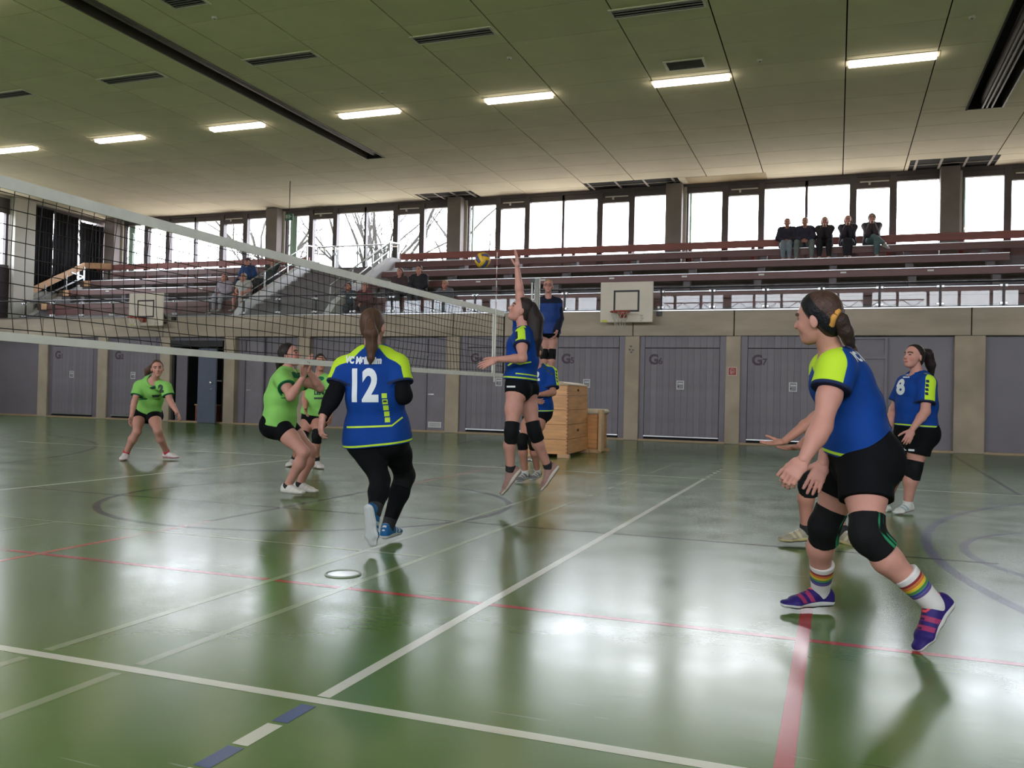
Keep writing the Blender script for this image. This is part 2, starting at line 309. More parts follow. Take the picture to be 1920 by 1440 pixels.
_h = MB(); _h.box((-18.07, YW+.33, .5), (-17.28, YW+.82, .54), .008); _h.build('lid', wood_tan, _wb)
_sh = MB(); _sh.box((-17.9, YW+.9, 1.24), (-16.95, YW+1.3, 1.27)); _sh = tag(_sh.build('wall_shelf', M('pale_shelf', (.4, .4, .42), .5), None, (-17.4, YW+1.1, 1.24)), 'pale shelf board inside the dark open doorway', 'shelf')
for _x in (-17.8, -17.05):
    _h = MB(); _h.box((_x-.015, YW+.95, 0), (_x+.015, YW+1.25, 1.24)); _h.build('support', black_metal, _sh)
# fire hose sign on the column
_fs = MB().box((-2.40, YW-.034, 1.60), (-2.20, YW-.022, 1.80)).build('fire_sign', M('sign_white', (.62, .45, .40), .5, .03), None, (-2.3, YW-.03, 1.7))
tag(_fs, 'small red fire equipment sign on the concrete column left of the G7 door', 'sign')
_h = MB().box((-2.385, YW-.037, 1.615), (-2.215, YW-.0345, 1.785)).build('red_field', M('sign_red', (.30, .035, .03), .5, .03), _fs)
_m = MB(); _m.tube([(-2.3+.045*math.cos(t), YW-.040, 1.705+.055*math.sin(t)) for t in np.linspace(-1.2, 4.2, 22)], .006, 6); _m.tube([(-2.335, YW-.04, 1.65), (-2.29, YW-.04, 1.70), (-2.27, YW-.04, 1.66)], .006, 6); _m.tube([(-2.31, YW-.04, 1.63), (-2.31, YW-.04, 1.73)], .008, 6); _m.build('hose_symbol', M('sign_symbol', (.6, .42, .38), .5), _fs)
# little stickers on the column between G5 and G6
_cs = None
for _x, _z in ((-4.72, 2.28), (-4.75, 2.2), (-4.67, 2.19), (-4.71, 2.14)):
    _m = MB().box((_x-.025, YW-.027, _z-.02), (_x+.025, YW-.021, _z+.02))
    if _cs is None: _cs = tag(_m.build('column_sticker', M('sticker_dark', (.10, .10, .10), .6), None, (-4.7, YW, 2.2)), 'small cluster of dark marks on the column between G5 and G6', 'sticker')
    else: _m.build('mark', MATS['sticker_dark'], _cs)
# ------------------------------------------------------------------ glass railing on the beam
rail_glass = glass_mat('railing_glass', (.96, .98, .98), .62, 1.42)
railing = tag(empty('glass_railing', (X0, YW+.1, 3.155)), 'glass railing with steel clamps along the edge of the spectator stand', 'railing')
_gx = 3.30-1.2225*25; _px = []
while _gx < X1-1: _px.append(_gx); _gx += 1.2225
_pp = _pc = _gp = None
for k, x in enumerate(_px):
    if _pp is None:
        _pp = MB().box((x-.02, YW+.17, 3.155), (x+.02, YW+.2, 3.70)).build('post', black_metal, railing); _pl0 = x
        _pc = MB().box((x-.08, YW+.085, 3.207), (x-.02, YW+.165, 3.263), .008).build('clamp', metal, railing)
        for _a, _b in ((.1, 0), (0, .38), (.1, .38)): link_copy(_pc, (_a, 0, _b), railing)
        _gp = MB().box((x+.03, YW+.115, 3.19), (x+1.1925, YW+.127, 3.665)).build('glass_pane', rail_glass, railing)
    else:
        link_copy(_pp, (x-_pl0, 0, 0), railing); [link_copy(_pc, (x-_pl0+_a, 0, _b), railing) for _a, _b in ((0, 0), (.1, 0), (0, .38), (.1, .38))]
        if k < len(_px)-1: link_copy(_gp, (x-_pl0, 0, 0), railing)
_m = MB(); _m.tube([(_px[0], YW+.185, 3.72), (_px[-1], YW+.185, 3.72)], .022, 8); _m.build('handrail', black_metal, railing)

# ------------------------------------------------------------------ spectator stand
stand = struct(MB().box((X0, YW+.3, 2.8), (X1, YWIN+.2, 3.1)).box((X0, 22.55, 3.1), (X1, YWIN, 3.38)).box((X0, 23.45, 3.38), (X1, YWIN, 3.92)).box((X0, 24.35, 3.92), (X1, YWIN, 4.38)).box((X0, 25.25, 4.38), (X1, YWIN, 4.84)).build('stand_steps', riser_mat))
ROWS = [(22.75, 3.80), (23.65, 4.38), (24.55, 4.83), (25.42, 5.27)]
def bench(row, x0, x1, label):
    y, z = ROWS[row]; b = tag(empty('bleacher_bench', ((x0+x1)/2, y, z-.45)), label, 'bench', 'wooden benches of the spectator stand')
    MB().box((x0, y-.02, z-.175), (x1, y+.02, z-.008), .006).build('front_board', wood_red, b)
    for k in range(3): MB().box((x0, y+.0+.13*k, z-.01), (x1, y+.118+.13*k, z+.022), .006).build('seat_plank', wood_red, b)
    if row == 0: MB().box((x0, y-.02, z-.40), (x1, y+.02, z-.19), .006).build('lower_board', wood_red, b)
    MB().box((x0, y-.025, z+.004), (x1, y+.0, z+.022)).build('metal_edge', metal, b)
    x = x0+.5
    while x < x1:
        MB().box((x-.09, y+.06, z-.46), (x+.09, y+.36, z-.012)).build('support', riser_mat, b); x += 1.85
    x = x0+1.3+row*.4
    while x < x1:
        if row == 1: MB().box((x-.07, y-.026, z-.075), (x+.07, y-.0195, z-.035)).build('number_plate', plate_w, b)
        x += 2.0
    return b
XL0, XL1, XR0, XR1 = -25.6, -17.25, -13.6, 16.0
_rn = ['front row', 'second row', 'third row', 'top row']
for r in range(4):
    bench(r, XL0+.02*r, XL1, 'red-brown wooden bench left of the stairs, %s of the stand' % _rn[r])
    bench(r, XR0, 3.95 if r == 2 else XR1, 'red-brown wooden bench right of the stairs, %s of the stand' % _rn[r])
# light end blocks of the benches at the left aisle
for r in range(3):
    y, z = ROWS[r]; e = MB().box((XL0-.55, y+.02, z-.19), (XL0-.06, y+.36, z+.02), .01).build('bench_stub', M('dark_bench_wood', (.09, .055, .04), .5, .2), None, (XL0-.3, y, z-.19))
    MB().box((XL0-.30, y-.03, z-.19), (XL0-.05, y+.02, z+.02), .008).build('end_block', wood_tan, e)
    MB().box((XL0-.5, y+.1, z-.6), (XL0-.1, y+.3, z-.19)).build('block_foot', riser_mat, e)
    tag(e, 'short bench stub with a pale end block beside the left aisle, %s' % ['lowest of three', 'middle of three', 'highest of three'][r], 'bench')
# backrest rails in front of the windows
def backrail(x0, x1, y, z, label, mat=rail_red):
    b = tag(empty('backrest_rail', ((x0+x1)/2, y, z-.9)), label, 'rail')
    MB().box((x0, y-.02, z-.105), (x1, y+.03, z+.105), .008).build('board', mat, b)
    x = x0+.6; p0 = None
    while x < x1:
        if p0 is None: p0 = MB().box((x-.05, y+.03, 4.84), (x+.05, y+.09, z+.1)).build('post', mat, b); px = x
        else: link_copy(p0, (x-px, 0, 0), b)
        x += 1.8
    return b
backrail(-26.9, -17.3, 26.05, 5.56, 'red-brown backrest board under the windows left of the stairs')
backrail(-13.75, XR1, 26.05, 5.56, 'red-brown backrest board under the windows right of the stairs')
_t = tag(empty('aisle_rail', (-26.6, 24.5, 4)), 'pale wooden handrail board sloping up along the left aisle', 'rail')
_m = MB(); _m.bar((-26.75, 22.9, 4.24), (-26.75, 25.35, 5.56), .05, .22); _m.build('sloping_board', wood_tan, _t)
_m = MB(); _m.bar((-26.75, 25.33, 5.55), (-26.1, 25.98, 5.60), .05, .22); _m.build('corner_board', wood_tan, _t)
_m = MB(); _m.bar((-26.72, 23.0, 3.9), (-26.72, 25.3, 5.12), .05, .05); _m.bar((-26.72, 25.3, 5.12), (-26.72, 24.7, 5.2), .04, .04); _m.build('steel_rail', metal, _t)
for _y, _z in ((23.6, 4.6), (24.5, 5.08), (25.3, 5.5)):
    _m = MB(); _m.box((-26.74, _y-.02, _z-.9), (-26.70, _y+.02, _z)); _m.build('post', metal, _t)
struct(MB().add([(-26.95, 22.3, 3.1), (-26.95, 25.4, 4.9), (-26.95, 26.2, 4.95), (-26.95, 26.2, 3.0), (-26.45, 22.3, 3.1), (-26.45, 25.4, 4.9), (-26.45, 26.2, 4.95), (-26.45, 26.2, 3.0)], [(0,3,2,1), (4,5,6,7), (0,1,5,4), (1,2,6,5), (2,3,7,6), (3,0,4,7)]).build('wall_aisle', stair_white))

# ------------------------------------------------------------------ stairs through the stand with white cheek walls
def cheek(name, x0, x1, pts):
    m = MB(); n = len(pts); vs = [(x0, y, z) for y, z in pts]+[(x1, y, z) for y, z in pts]
    fs = [tuple(range(n)), tuple(range(2*n-1, n-1, -1))]+[(i, i+n, (i+1) % n+n, (i+1) % n) for i in range(n)]
    m.add(vs, fs); return m
def px_on_x(px, py, X):
    v = FW+RT*(px-960)/F_PX-UP*(py-720)/F_PX; t = X/v[0]; return v[1]*t, v[2]*t+CAM_H
# left flight: seen from its right side as a long grey wedge; right flight the same
for i, (xc, tipL, tipR, lab) in enumerate([(-16.9, (490, 556), (583, 500), 'left'), (-13.75, (605, 556), (690, 487), 'right')]):
    y0, z0 = 21.5, 3.16
    s = struct(cheek('stair', xc-.12, xc+.12, [(21.5, 3.1), (22.0, 3.62), (25.3, 5.42), (25.9, 5.45), (25.9, 3.1)]).build('stair_cheek_%s' % lab, stair_white), None)
_st = struct(empty('stair_flight', (-15.3, 21.6, 3.1)))
for k in range(11):
    MB().box((-16.78, 21.75+.36*k, 3.1), (-13.87, 22.11+.36*k, 3.1+.185*(k+1))).build('step', riser_mat, _st)
srail = tag(empty('stair_railing', (-14, 21.6, 3.1)), 'steel and glass railing around the stairs in the middle of the stand', 'railing')
_glass2 = glass_mat('stair_glass', (.86, .88, .88), 1.0, 1.5)
for _x in (-16.9, -13.75):
    _m = MB(); _m.tube([(_x, 21.75, 4.05), (_x, 25.25, 5.93), (_x, 25.95, 5.98)], .025, 8); _m.build('handrail', metal, srail)
    _m = MB(); _m.tube([(_x, 21.8, 3.75), (_x, 25.25, 5.62)], .016, 8); _m.build('mid_rail', metal, srail)
    for _y in (21.8, 23.0, 24.2, 25.3, 25.95):
        _zb = 3.5+(_y-21.8)*.53; _m = MB(); _m.box((_x-.02, _y-.02, _zb), (_x+.02, _y+.02, min(_zb+.6, 5.98))); _m.build('post', metal, srail)
_m = MB(); _m.tube([(-16.9, 25.95, 5.98), (-13.75, 25.95, 5.98)], .025, 8); _m.build('handrail', metal, srail)
MB().box((-16.85, 25.94, 5.2), (-13.8, 25.955, 5.92)).build('glass_pane', _glass2, srail)
for _x in (-16.2, -15.3, -14.4):
    _m = MB(); _m.box((_x-.02, 25.9, 5.0), (_x+.02, 25.94, 5.98)); _m.build('post', metal, srail)
    _m = MB(); _m.tube([(_x, 25.93, 5.72), (_x, 25.88, 5.72)], .06, 12); _m.build('glass_clamp', metal, srail)

# ------------------------------------------------------------------ window wall
win_glass = glass_mat('window_glass', (.96, .98, .98), .6, 1.45)
struct(MB().box((X0-.3, YWIN, 2.8), (X1+.3, YWIN+.35, 5.30)).build('wall_window_base', riser_mat))
struct(MB().box((X0-.3, YWIN-.05, 7.40), (X1+.3, YWIN+.35, 8.1)).build('wall_window_head', frame_dark))
colx = [-26.35, -18.95, -11.85, -4.67, 2.77, 9.95, 17.0]
wcol = M('window_column', (.21, .185, .175), .75, .12, 2, .1)
for x in colx: struct(MB().box((x-.24, YWIN-.42, 4.84), (x+.24, YWIN+.1, 7.48), .012).build('column', wcol))
FR = [0, .163, .19, .313, .338, .499, .510, .671, .698, .821, .848, 1]
mint = M('mint_reveal', (.42, .62, .50), .6, .05)
for b in range(len(colx)-1):
    x0, x1 = colx[b]+.24, colx[b+1]-.24; W = x1-x0
    wdw = struct(empty('window_%d' % (b+1), ((x0+x1)/2, YWIN, 4.95)), None)
    MB().box((x0, YWIN-.02, 5.30), (x1, YWIN+.12, 5.34)).box((x0, YWIN-.02, 7.24), (x1, YWIN+.12, 7.42)).build('frame', frame_dark, wdw)
    MB().box((x0, YWIN-.06, 4.95), (x0+.09, YWIN+.16, 7.42)).build('white_reveal', cream_wall, wdw)
    MB().box((x0+.09, YWIN, 5.0), (x0+.14, YWIN+.14, 7.42)).build('jamb', frame_dark, wdw)
    MB().box((x0+.14, YWIN+.2, 5.0), (x0+(.42 if b < 2 else .20), YWIN+.24, 7.42)).build('shade_strip', mint, wdw)
    for i in range(1, 11, 2):
        a, c = x0+FR[i]*W, x0+FR[i+1]*W; thin = (i == 5)
        MB().box((a, YWIN-(.02 if thin else .06), 5.0), (c, YWIN+.12, 7.42)).build('mullion', frame_dark, wdw)
    for i in range(0, 12, 2):
        a, c = x0+FR[i]*W, x0+FR[i+1]*W
        if i == 0: a += .14
        MB().box((a, YWIN+.05, 5.34), (c, YWIN+.062, 7.24)).build('pane', win_glass, wdw)
        if i in (2, 8):
            f = MB().box((a, YWIN-.05, 7.08), (c, YWIN+.1, 7.26)).build('casement_head', frame_dark, wdw)
            MB().box((a+.08, YWIN-.09, 7.235), (c-.02, YWIN-.05, 7.27)).box((a+.30, YWIN-.10, 7.16), (a+.36, YWIN-.05, 7.25)).build('closer', white_paint, f)
# ------------------------------------------------------------------ left end wall: windows, blackout curtains
struct(MB().box((X0-.3, YB, 0), (X0, YWIN, 4.95)).build('wall_left', cream_wall))
struct(MB().box((X0-.3, YB, 7.42), (X0, YWIN, 8.1)).box((X0-.3, YB, 4.95), (X0, 16.5, 7.42)).build('wall_left_upper', cream_wall))
struct(MB().box((X0-.3, 22.3, 3.0), (X0+.28, 23.12, 7.48), .01).build('column', cream_wall))
struct(MB().box((X0-.3, 26.35, 3.0), (X0+.02, YWIN+.3, 7.48)).build('column', wcol))
wl = struct(empty('window_20', (X0, 19.5, 5)), None)
MB().box((X0-.1, 16.5, 4.95), (X0, 22.3, 5.12)).box((X0-.1, 16.5, 6.9), (X0, 22.3, 7.42)).build('frame', frame_dark, wl)
for _y in (17.9, 19.3, 20.7, 22.2): MB().box((X0-.1, _y-.05, 5.1), (X0+.02, _y+.05, 6.95)).build('mullion', frame_dark, wl)
for _y in (16.5, 17.95, 19.35, 20.75): MB().box((X0-.06, _y, 5.12), (X0-.05, _y+1.4, 6.9)).build('pane', win_glass, wl)
struct(MB().box((X0, 16.5, 3.0), (X0+.06, 22.3, 4.98)).build('wall_left_panel', M('dark_panel', (.035, .025, .03), .8)))
wl2 = struct(empty('window_21', (X0, 24.7, 5)), None)
MB().box((X0-.1, 23.12, 7.30), (X0+.04, 26.4, 7.46)).box((X0-.1, 23.12, 4.95), (X0, 26.4, 5.05)).build('frame', frame_dark, wl2)
MB().box((X0-.2, 23.12, 5.0), (X0-.19, 26.4, 7.35)).build('pane', win_glass, wl2)
for (a, b, z1, lab) in ((23.14, 24.02, 7.36, 'widest black curtain panel beside the pale column'), (24.06, 25.14, 7.32, 'middle black curtain panel above the left aisle'), (25.22, 26.36, 7.2, 'black curtain panel in the corner with daylight along its top')):
    m = MB(); n = 24; vs = []; fs = []
    for i in range(n+1):
        y = a+(b-a)*i/n; dx = .035*math.sin(i*1.7)+.02*math.sin(i*.6)
        tw = -.05*(i/n) if b < 25 else (.06*(1-i/n) if a > 25 else 0)
        for z in (4.4, z1): vs.append((X0+.07+dx, y+(tw if z < 5 else 0), z)); vs.append((X0+.085+dx, y+(tw if z < 5 else 0), z))
    for i in range(n):
        k = i*4; fs += [(k, k+4, k+6, k+2), (k+1, k+3, k+7, k+5), (k, k+1, k+5, k+4), (k+2, k+6, k+7, k+3)]
    fs += [(0, 2, 3, 1), (4*n, 4*n+1, 4*n+3, 4*n+2)]
    m.add(vs, fs, True); c = m.build('blackout_curtain', blackout, None, (X0+.08, (a+b)/2, 4.4)); tag(c, lab, 'curtain', 'blackout curtains on the end wall')
    q = MB(); q.tube([(X0+.08, a, z1+.02), (X0+.08, b, z1+.02)], .012, 6); q.build('curtain_rod', black_metal, c)
# remaining shell: right wall, rear wall with its own window strip (it lights the players' backs and shows in the glass)
struct(MB().box((X1, YB, 0), (X1+.3, YWIN+.3, 8.1)).build('wall_right', cream_wall))
struct(MB().box((X0-.3, YB-.3, 0), (X1+.3, YB, 4.2)).box((X0-.3, YB-.3, 6.8), (X1+.3, YB, 8.1)).build('wall_rear', concrete))
wr = struct(empty('window_30', (-6, YB, 4.2)), None)
_x = X0; k = 0
while _x < X1:
    MB().box((_x-(.22 if k % 5 == 0 else .06), YB-.2, 4.2), (_x+(.22 if k % 5 == 0 else .06), YB+.05, 6.8)).build('mullion', frame_dark, wr); 
    MB().box((_x+.06, YB-.12, 4.25), (_x+1.36, YB-.11, 6.78)).build('pane', win_glass, wr); _x += 1.42; k += 1
# lattice roof girders outside the frame behind the viewer would show in the railing glass: a light truss under the rear windows
_tr = tag(empty('lattice_girder', (-2, YB+.6, 5.0)), 'slim steel lattice girder in front of the rear windows', 'girder')
_m = MB(); _m.bar((-9, YB+.6, 6.30), (4, YB+.6, 6.30), .05, .06); _m.bar((-9, YB+.6, 5.95), (4, YB+.6, 5.95), .05, .06)
for k in range(26): _m.bar((-9+.5*k, YB+.6, 5.95 if k % 2 else 6.30), (-8.5+.5*k, YB+.6, 6.30 if k % 2 else 5.95), .03, .03)
_m.build('lattice', black_metal, _tr)
for _x in (-9, -2.5, 4): MB().box((_x-.04, YB, 5.08), (_x+.04, YB+.66, 5.66)).build('bracket', black_metal, _tr)

# ------------------------------------------------------------------ ceiling
ceiling = struct(empty('ceiling', (-5, 10, ZC)))
struct(MB().box((X0-.3, YB-.3, 8.05), (X1+.3, YWIN+.4, 8.2)).build('ceiling_slab', M('slab_dark', (.05, .048, .045), .9)))
GX = []
x = .05-3.70*8
while x < X1+3: GX += [x, x+1.58]; x += 3.70
GX = [a for a in GX if X0-1 < a < X1+1]
GY = [26.45]; y = 25.97
while y > 9.5: GY.append(y); y -= 1.2245
GY = GY[::-1]
SLOTS = [(-12.37, -11.82), (2.55, 3.25)]
def hole(x0, x1, y0, y1):
    xc, yc = (x0+x1)/2, (y0+y1)/2
    return False
HOLES = [(-13.05, -11.05, 25.55, 26.47), (-7.35, -4.5, 25.55, 26.47), (1.74, 3.85, 25.35, 26.47)]
_tilecache = {}
def tile(x0, x1, y0, y1, mat=ceil_mat, name='ceiling_tile'):
    g = .012; key = (round(x1-x0, 3), round(y1-y0, 3), mat.name)
    if key not in _tilecache:
        o = MB().box((x0+g, y0+g*.6, ZC), (x1-g, y1-g*.6, ZC+.03), .004).build(name, mat, ceiling); _tilecache[key] = (o, x0, y0)
    else:
        o, a, b = _tilecache[key]; link_copy(o, (x0-a, y0-b, 0), ceiling)
def cut(x0, x1, y0, y1, mat=ceil_mat):
    """lay one tile, cut back around the curtain slots and missing panels"""
    for (a, b) in SLOTS:
        if x0 < b and x1 > a and y0 < 21.3:
            if y1 > 21.32: cut(x0, x1, 21.32, y1, mat); y1 = 21.32
            if a-x0 > .05: cut(x0, a, y0, y1, mat)
            if x1-b > .05: cut(b, x1, y0, y1, mat)
            return
    for (a, b, c, d) in HOLES:
        if x0 < b-.01 and x1 > a+.01 and y1 > c+.01 and y0 < d:
            if c-y0 > .05: cut(x0, x1, y0, c, mat)
            if a-x0 > .05: cut(x0, a, max(y0, c), y1, mat)
            if x1-b > .05: cut(b, x1, max(y0, c), y1, mat)
            return
    tile(x0, x1, y0, y1, mat)
LAMPS = []
for i in range(len(GX)-1):
    for j in range(len(GY)-1):
        x0, x1, y0, y1 = GX[i], GX[i+1], GY[j], GY[j+1]
        if x1 > 9: continue
        cut(max(x0, X0), x1, y0, y1)
# parts of the ceiling the photograph does not reach: plain field
MB().box((X0, YB, ZC), (-12.37, GY[0], ZC+.03)).box((-11.82, YB, ZC), (2.55, GY[0], ZC+.03)).box((3.25, YB, ZC), (X1, GY[0], ZC+.03)).build('ceiling_field', ceil_mat, ceiling)
MB().box((8.93, GY[0], ZC), (X1, YWIN, ZC+.03)).build('ceiling_field', ceil_mat, ceiling)
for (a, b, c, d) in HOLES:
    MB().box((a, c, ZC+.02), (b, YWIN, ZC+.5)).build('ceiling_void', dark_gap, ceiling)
    n = 4; 
    for k in range(n):
        xx = a+.15+(b-a-.3)*k/(n-1); MB().box((xx-.03, c, ZC-.004), (xx+.03, 26.47, ZC+.018)).build('ceiling_batten', M('pale_batten', (.45, .40, .36), .7), ceiling)
    MB().box((a, (c+26.47)/2-.015, ZC+.0), (b, (c+26.47)/2+.015, ZC+.015)).build('ceiling_batten', MATS['pale_batten'], ceiling)
MB().box((-4.27, 25.62, ZC-.006), (-2.0, 26.42, ZC+.0)).build('raw_wood_panel', M('raw_wood', (.50, .40, .24), .7, .08, 3), ceiling)
slot_metal = M('slot_metal', (.10, .085, .075), .4, .15, 8, stretch=(4, .2, 1))
for (a, b), lab in zip(SLOTS, ('left', 'right')):
    s = struct(empty('trim_%d' % (2 if lab == 'left' else 3), ((a+b)/2, 10, ZC)))
    MB().box((a, YB, ZC+.45), (b, 21.3, ZC+.5)).box((a, 21.3, ZC), (b, 21.33, ZC+.5)).build('slot_top', dark_gap, s)
    MB().box((a-.02, YB, ZC-.012), (a+.015, 21.32, ZC+.5)).build('slot_side', slot_metal if lab == 'left' else dark_gap, s); MB().box((b-.015, YB, ZC-.012), (b+.02, 21.32, ZC+.5)).build('slot_side', slot_metal, s)
    m = MB(); m.tube([((a+b)/2+.02, YB, ZC+.17), ((a+b)/2+.02, 21.25, ZC+.17)], .13, 14); m.build('rolled_divider', M('divider_roll', (.13, .105, .09), .6, .2, 10), s)
    if lab == 'right':
        for dx in (.28, .36, .46): MB().box((a+dx, YB, ZC-.03), (a+dx+.035, 21.2, ZC+.03)).build('track', slot_metal, s)
# lamps and vents
tube_mat = M('lamp_tube', (1.0, .90, .72), .4, .0, emit=11.0)
lamp_body = M('lamp_body', (.55, .48, .38), .4, .03)
_bays = [-22.15+.0, -18.45, -14.75, -11.05, -7.37, -3.66, .08, 3.78]
def lamp(x0, y, label):
    r = tag(empty('ceiling_lamp', (x0+.78, y, ZC)), label, 'lamp', 'fluorescent lamps in a row in the ceiling')
    MB().box((x0-.03, y-.16, ZC-.012), (x0+1.59, y+.16, ZC)).build('lamp_tray', lamp_body, r)
    MB().box((x0+.02, y-.10, ZC-.07), (x0+1.54, y-.005, ZC-.012), .012).build('lamp_tube', tube_mat, r); MB().box((x0+.02, y+.012, ZC-.07), (x0+1.54, y+.10, ZC-.012), .012).build('lamp_tube', tube_mat, r)
_ln = ['first', 'second', 'third', 'fourth', 'fifth', 'sixth', 'seventh', 'eighth']
for k, x0 in enumerate(_bays): lamp(x0, 17.75, 'lit twin-tube ceiling lamp, %s from the left in the far row' % _ln[k])
for k, x0 in enumerate(_bays[2:7]): lamp(x0, 10.4, 'lit twin-tube ceiling lamp, %s from the left in the near row' % _ln[k])
vent_frame = M('vent_frame', (.80, .78, .70), .5)
def vent(x0, x1, y0, y1, label, name='ceiling_vent', slats=0):
    r = tag(empty(name, ((x0+x1)/2, (y0+y1)/2, ZC)), label, 'vent', 'ventilation grilles in the ceiling'); f = .05
    MB().box((x0-f, y0-f, ZC-.012), (x1+f, y0, ZC)).box((x0-f, y1, ZC-.012), (x1+f, y1+f, ZC)).box((x0-f, y0, ZC-.012), (x0, y1, ZC)).box((x1, y0, ZC-.012), (x1+f, y1, ZC)).build('frame', vent_frame, r)
    MB().box((x0, y0, ZC-.004), (x1, y1, ZC-.001)).build('dark_opening', M('vent_dark', (.02, .021, .02), .8), r)
    for k in range(slats):
        yy = y0+(y1-y0)*(k+.5)/slats; MB().obox(((x0+x1)/2, yy, ZC-.006), ((x1-x0)/2, 0, 0), (0, (y1-y0)/slats*.24, .004), (0, -.002, .003)).build('slat', M('vent_slat_dark', (.09, .09, .085), .5), r)
for k, x0 in enumerate(_bays[0:6]): vent(x0-.0, x0+1.5, 14.22, 14.50, 'long black ceiling vent with pale frame, %s from the left' % _ln[k], 'ceiling_vent', 3)
vent(-3.2, -2.52, 16.72, 17.15, 'square ceiling vent just in front of a lamp', 'square_vent', 8); vent(-10.7, -10.05, 11.55, 11.9, 'pale slatted ceiling vent at the top edge beside the dark slot', 'square_vent', 5)
sens = M('sensor_white', (.6, .6, .56), .4)
for k, (x, y, lab) in enumerate([(-1.48, 17.1, 'small round ceiling sensor between two right lamps'), (-6.0, 15.6, 'small round ceiling sensor near the middle vents'), (-9.3, 16.6, 'tiny ceiling sensor above the dark slot'), (2.0, 16.2, 'small pale ceiling sensor near the right slot'), (-10.3, 12.4, 'tiny sensor at the top edge')]):
    m = MB(); m.tube([(x, y, ZC), (x, y, ZC-.02), (x, y, ZC-.035)], [.05, .05, .03], 14); s_ = m.build('ceiling_sensor', sens, None, (x, y, ZC)); tag(s_, lab, 'sensor')
    m = MB(); m.tube([(x, y, ZC-.034), (x, y, ZC-.042)], .016, 10); m.build('sensor_eye', black_metal, s_)
# exit sign on a thin rod
_ex = MB(); _ex.box((-16.14, 22.9, 6.28), (-15.86, 22.96, 6.48), .01); _ex = tag(_ex.build('exit_sign', M('sign_green', (.05, .16, .10), .5, .05), None, (-16, 22.93, 6.28)), 'small green exit sign hanging from a rod before the windows', 'sign')
_m = MB(); _m.tube([(-16, 22.93, 6.48), (-16, 22.93, ZC)], .012, 6); _m.build('rod', black_metal, _ex)
_m = MB(); _m.box((-16.10, 22.89, 6.34), (-16.03, 22.9, 6.44)); _m.box((-15.97, 22.89, 6.37), (-15.90, 22.9, 6.41)); _m.box((-16.0, 22.89, 6.33), (-15.96, 22.9, 6.45)); _m.build('pictogram', M('pictogram_white', (.5, .55, .5), .5), _ex)

# ------------------------------------------------------------------ basketball hoops
def hoop(xc, label):
    y = YW-.45; r = tag(empty('basketball_hoop', (xc, y, 2.84)), label, 'basketball hoop')
    bd = MB().box((xc-.64, y, 2.83), (xc+.64, y+.05, 3.80), .01).build('backboard', M('backboard_cream', (.56, .50, .42), .5, .05, 3), r)
    m = MB(); t = .045; a, b, c, d = xc-.315, xc+.315, 3.08, 3.60
    m.box((a, y-.004, d-t), (b, y, d)); m.box((a, y-.004, c), (b, y, c+t)); m.box((a, y-.004, c+t), (a+t, y, d-t)); m.box((b-t, y-.004, c+t), (b, y, d-t)); m.build('target_square', M('board_black', (.02, .018, .02), .6), bd)
    MB().box((xc-.60, y-.003, 2.84), (xc-.46, y, 2.89)).build('yellow_sticker', M('sticker_yellow', (.5, .5, .03), .5), bd)
    m = MB()
    for k in range(5): m.box((xc+.34+.03*(k % 2), y-.003, 2.86+.03*k), (xc+.39+.02*(k % 3), y, 2.872+.03*k))
    m.build('worn_print', M('print_grey', (.2, .19, .17), .6), bd)
    red = M('rim_red', (.34, .05, .03), .45); cy = y-.33; cx = xc-.09+.02
    m = MB(); m.tube([(cx+.225*math.cos(t), cy+.225*math.sin(t), 3.05) for t in np.linspace(0, 2*math.pi, 33)], .016, 8, False); m.build('rim', red, r)
    m = MB(); m.add([(cx-.1, y, 3.06), (cx+.1, y, 3.06), (cx+.1, y, 2.93), (cx-.1, y, 2.93), (cx-.1, cy+.2, 3.05), (cx+.1, cy+.2, 3.05), (cx+.06, cy+.2, 3.0), (cx-.06, cy+.2, 3.0)], [(0,1,2,3), (4,7,6,5), (0,4,5,1), (1,5,6,2), (2,6,7,3), (3,7,4,0)]); m.build('rim_bracket', red, r)
    m = MB(); n = 12; lev = [(3.04, .22), (2.94, .19), (2.85, .15), (2.76, .125), (2.66, .12)]
    for s in (1, -1):
        for k in range(n):
            m.tube([(cx+q*math.cos(2*math.pi*(k+s*.5*i)/n), cy+q*math.sin(2*math.pi*(k+s*.5*i)/n), z) for i, (z, q) in enumerate(lev)], .004, 4, False)
    o = m.build('hoop_net', M('net_cord_pale', (.45, .42, .36), .8), r); o['kind'] = 'stuff'
    m = MB()
    for sx in (-.4, .4): q = MB(); q.bar((xc+sx, y+.05, 3.45), (xc+sx, YW-.07, 3.09), .05, .05); q.build('wall_bracket', black_metal, r); q = MB(); q.bar((xc+sx, y+.05, 2.95), (xc+sx, YW-.045, 2.95), .05, .05); q.build('wall_bracket', black_metal, r)
    MB().box((xc+.66, YW-.12, 3.02), (xc+.78, YW-.04, 3.12)).build('crank_housing', black_metal, r)
hoop(-4.83*.985, 'basketball hoop on a cream board above the G6 and G5 doors'); hoop(-19.28, 'basketball hoop seen through the volleyball net at left')

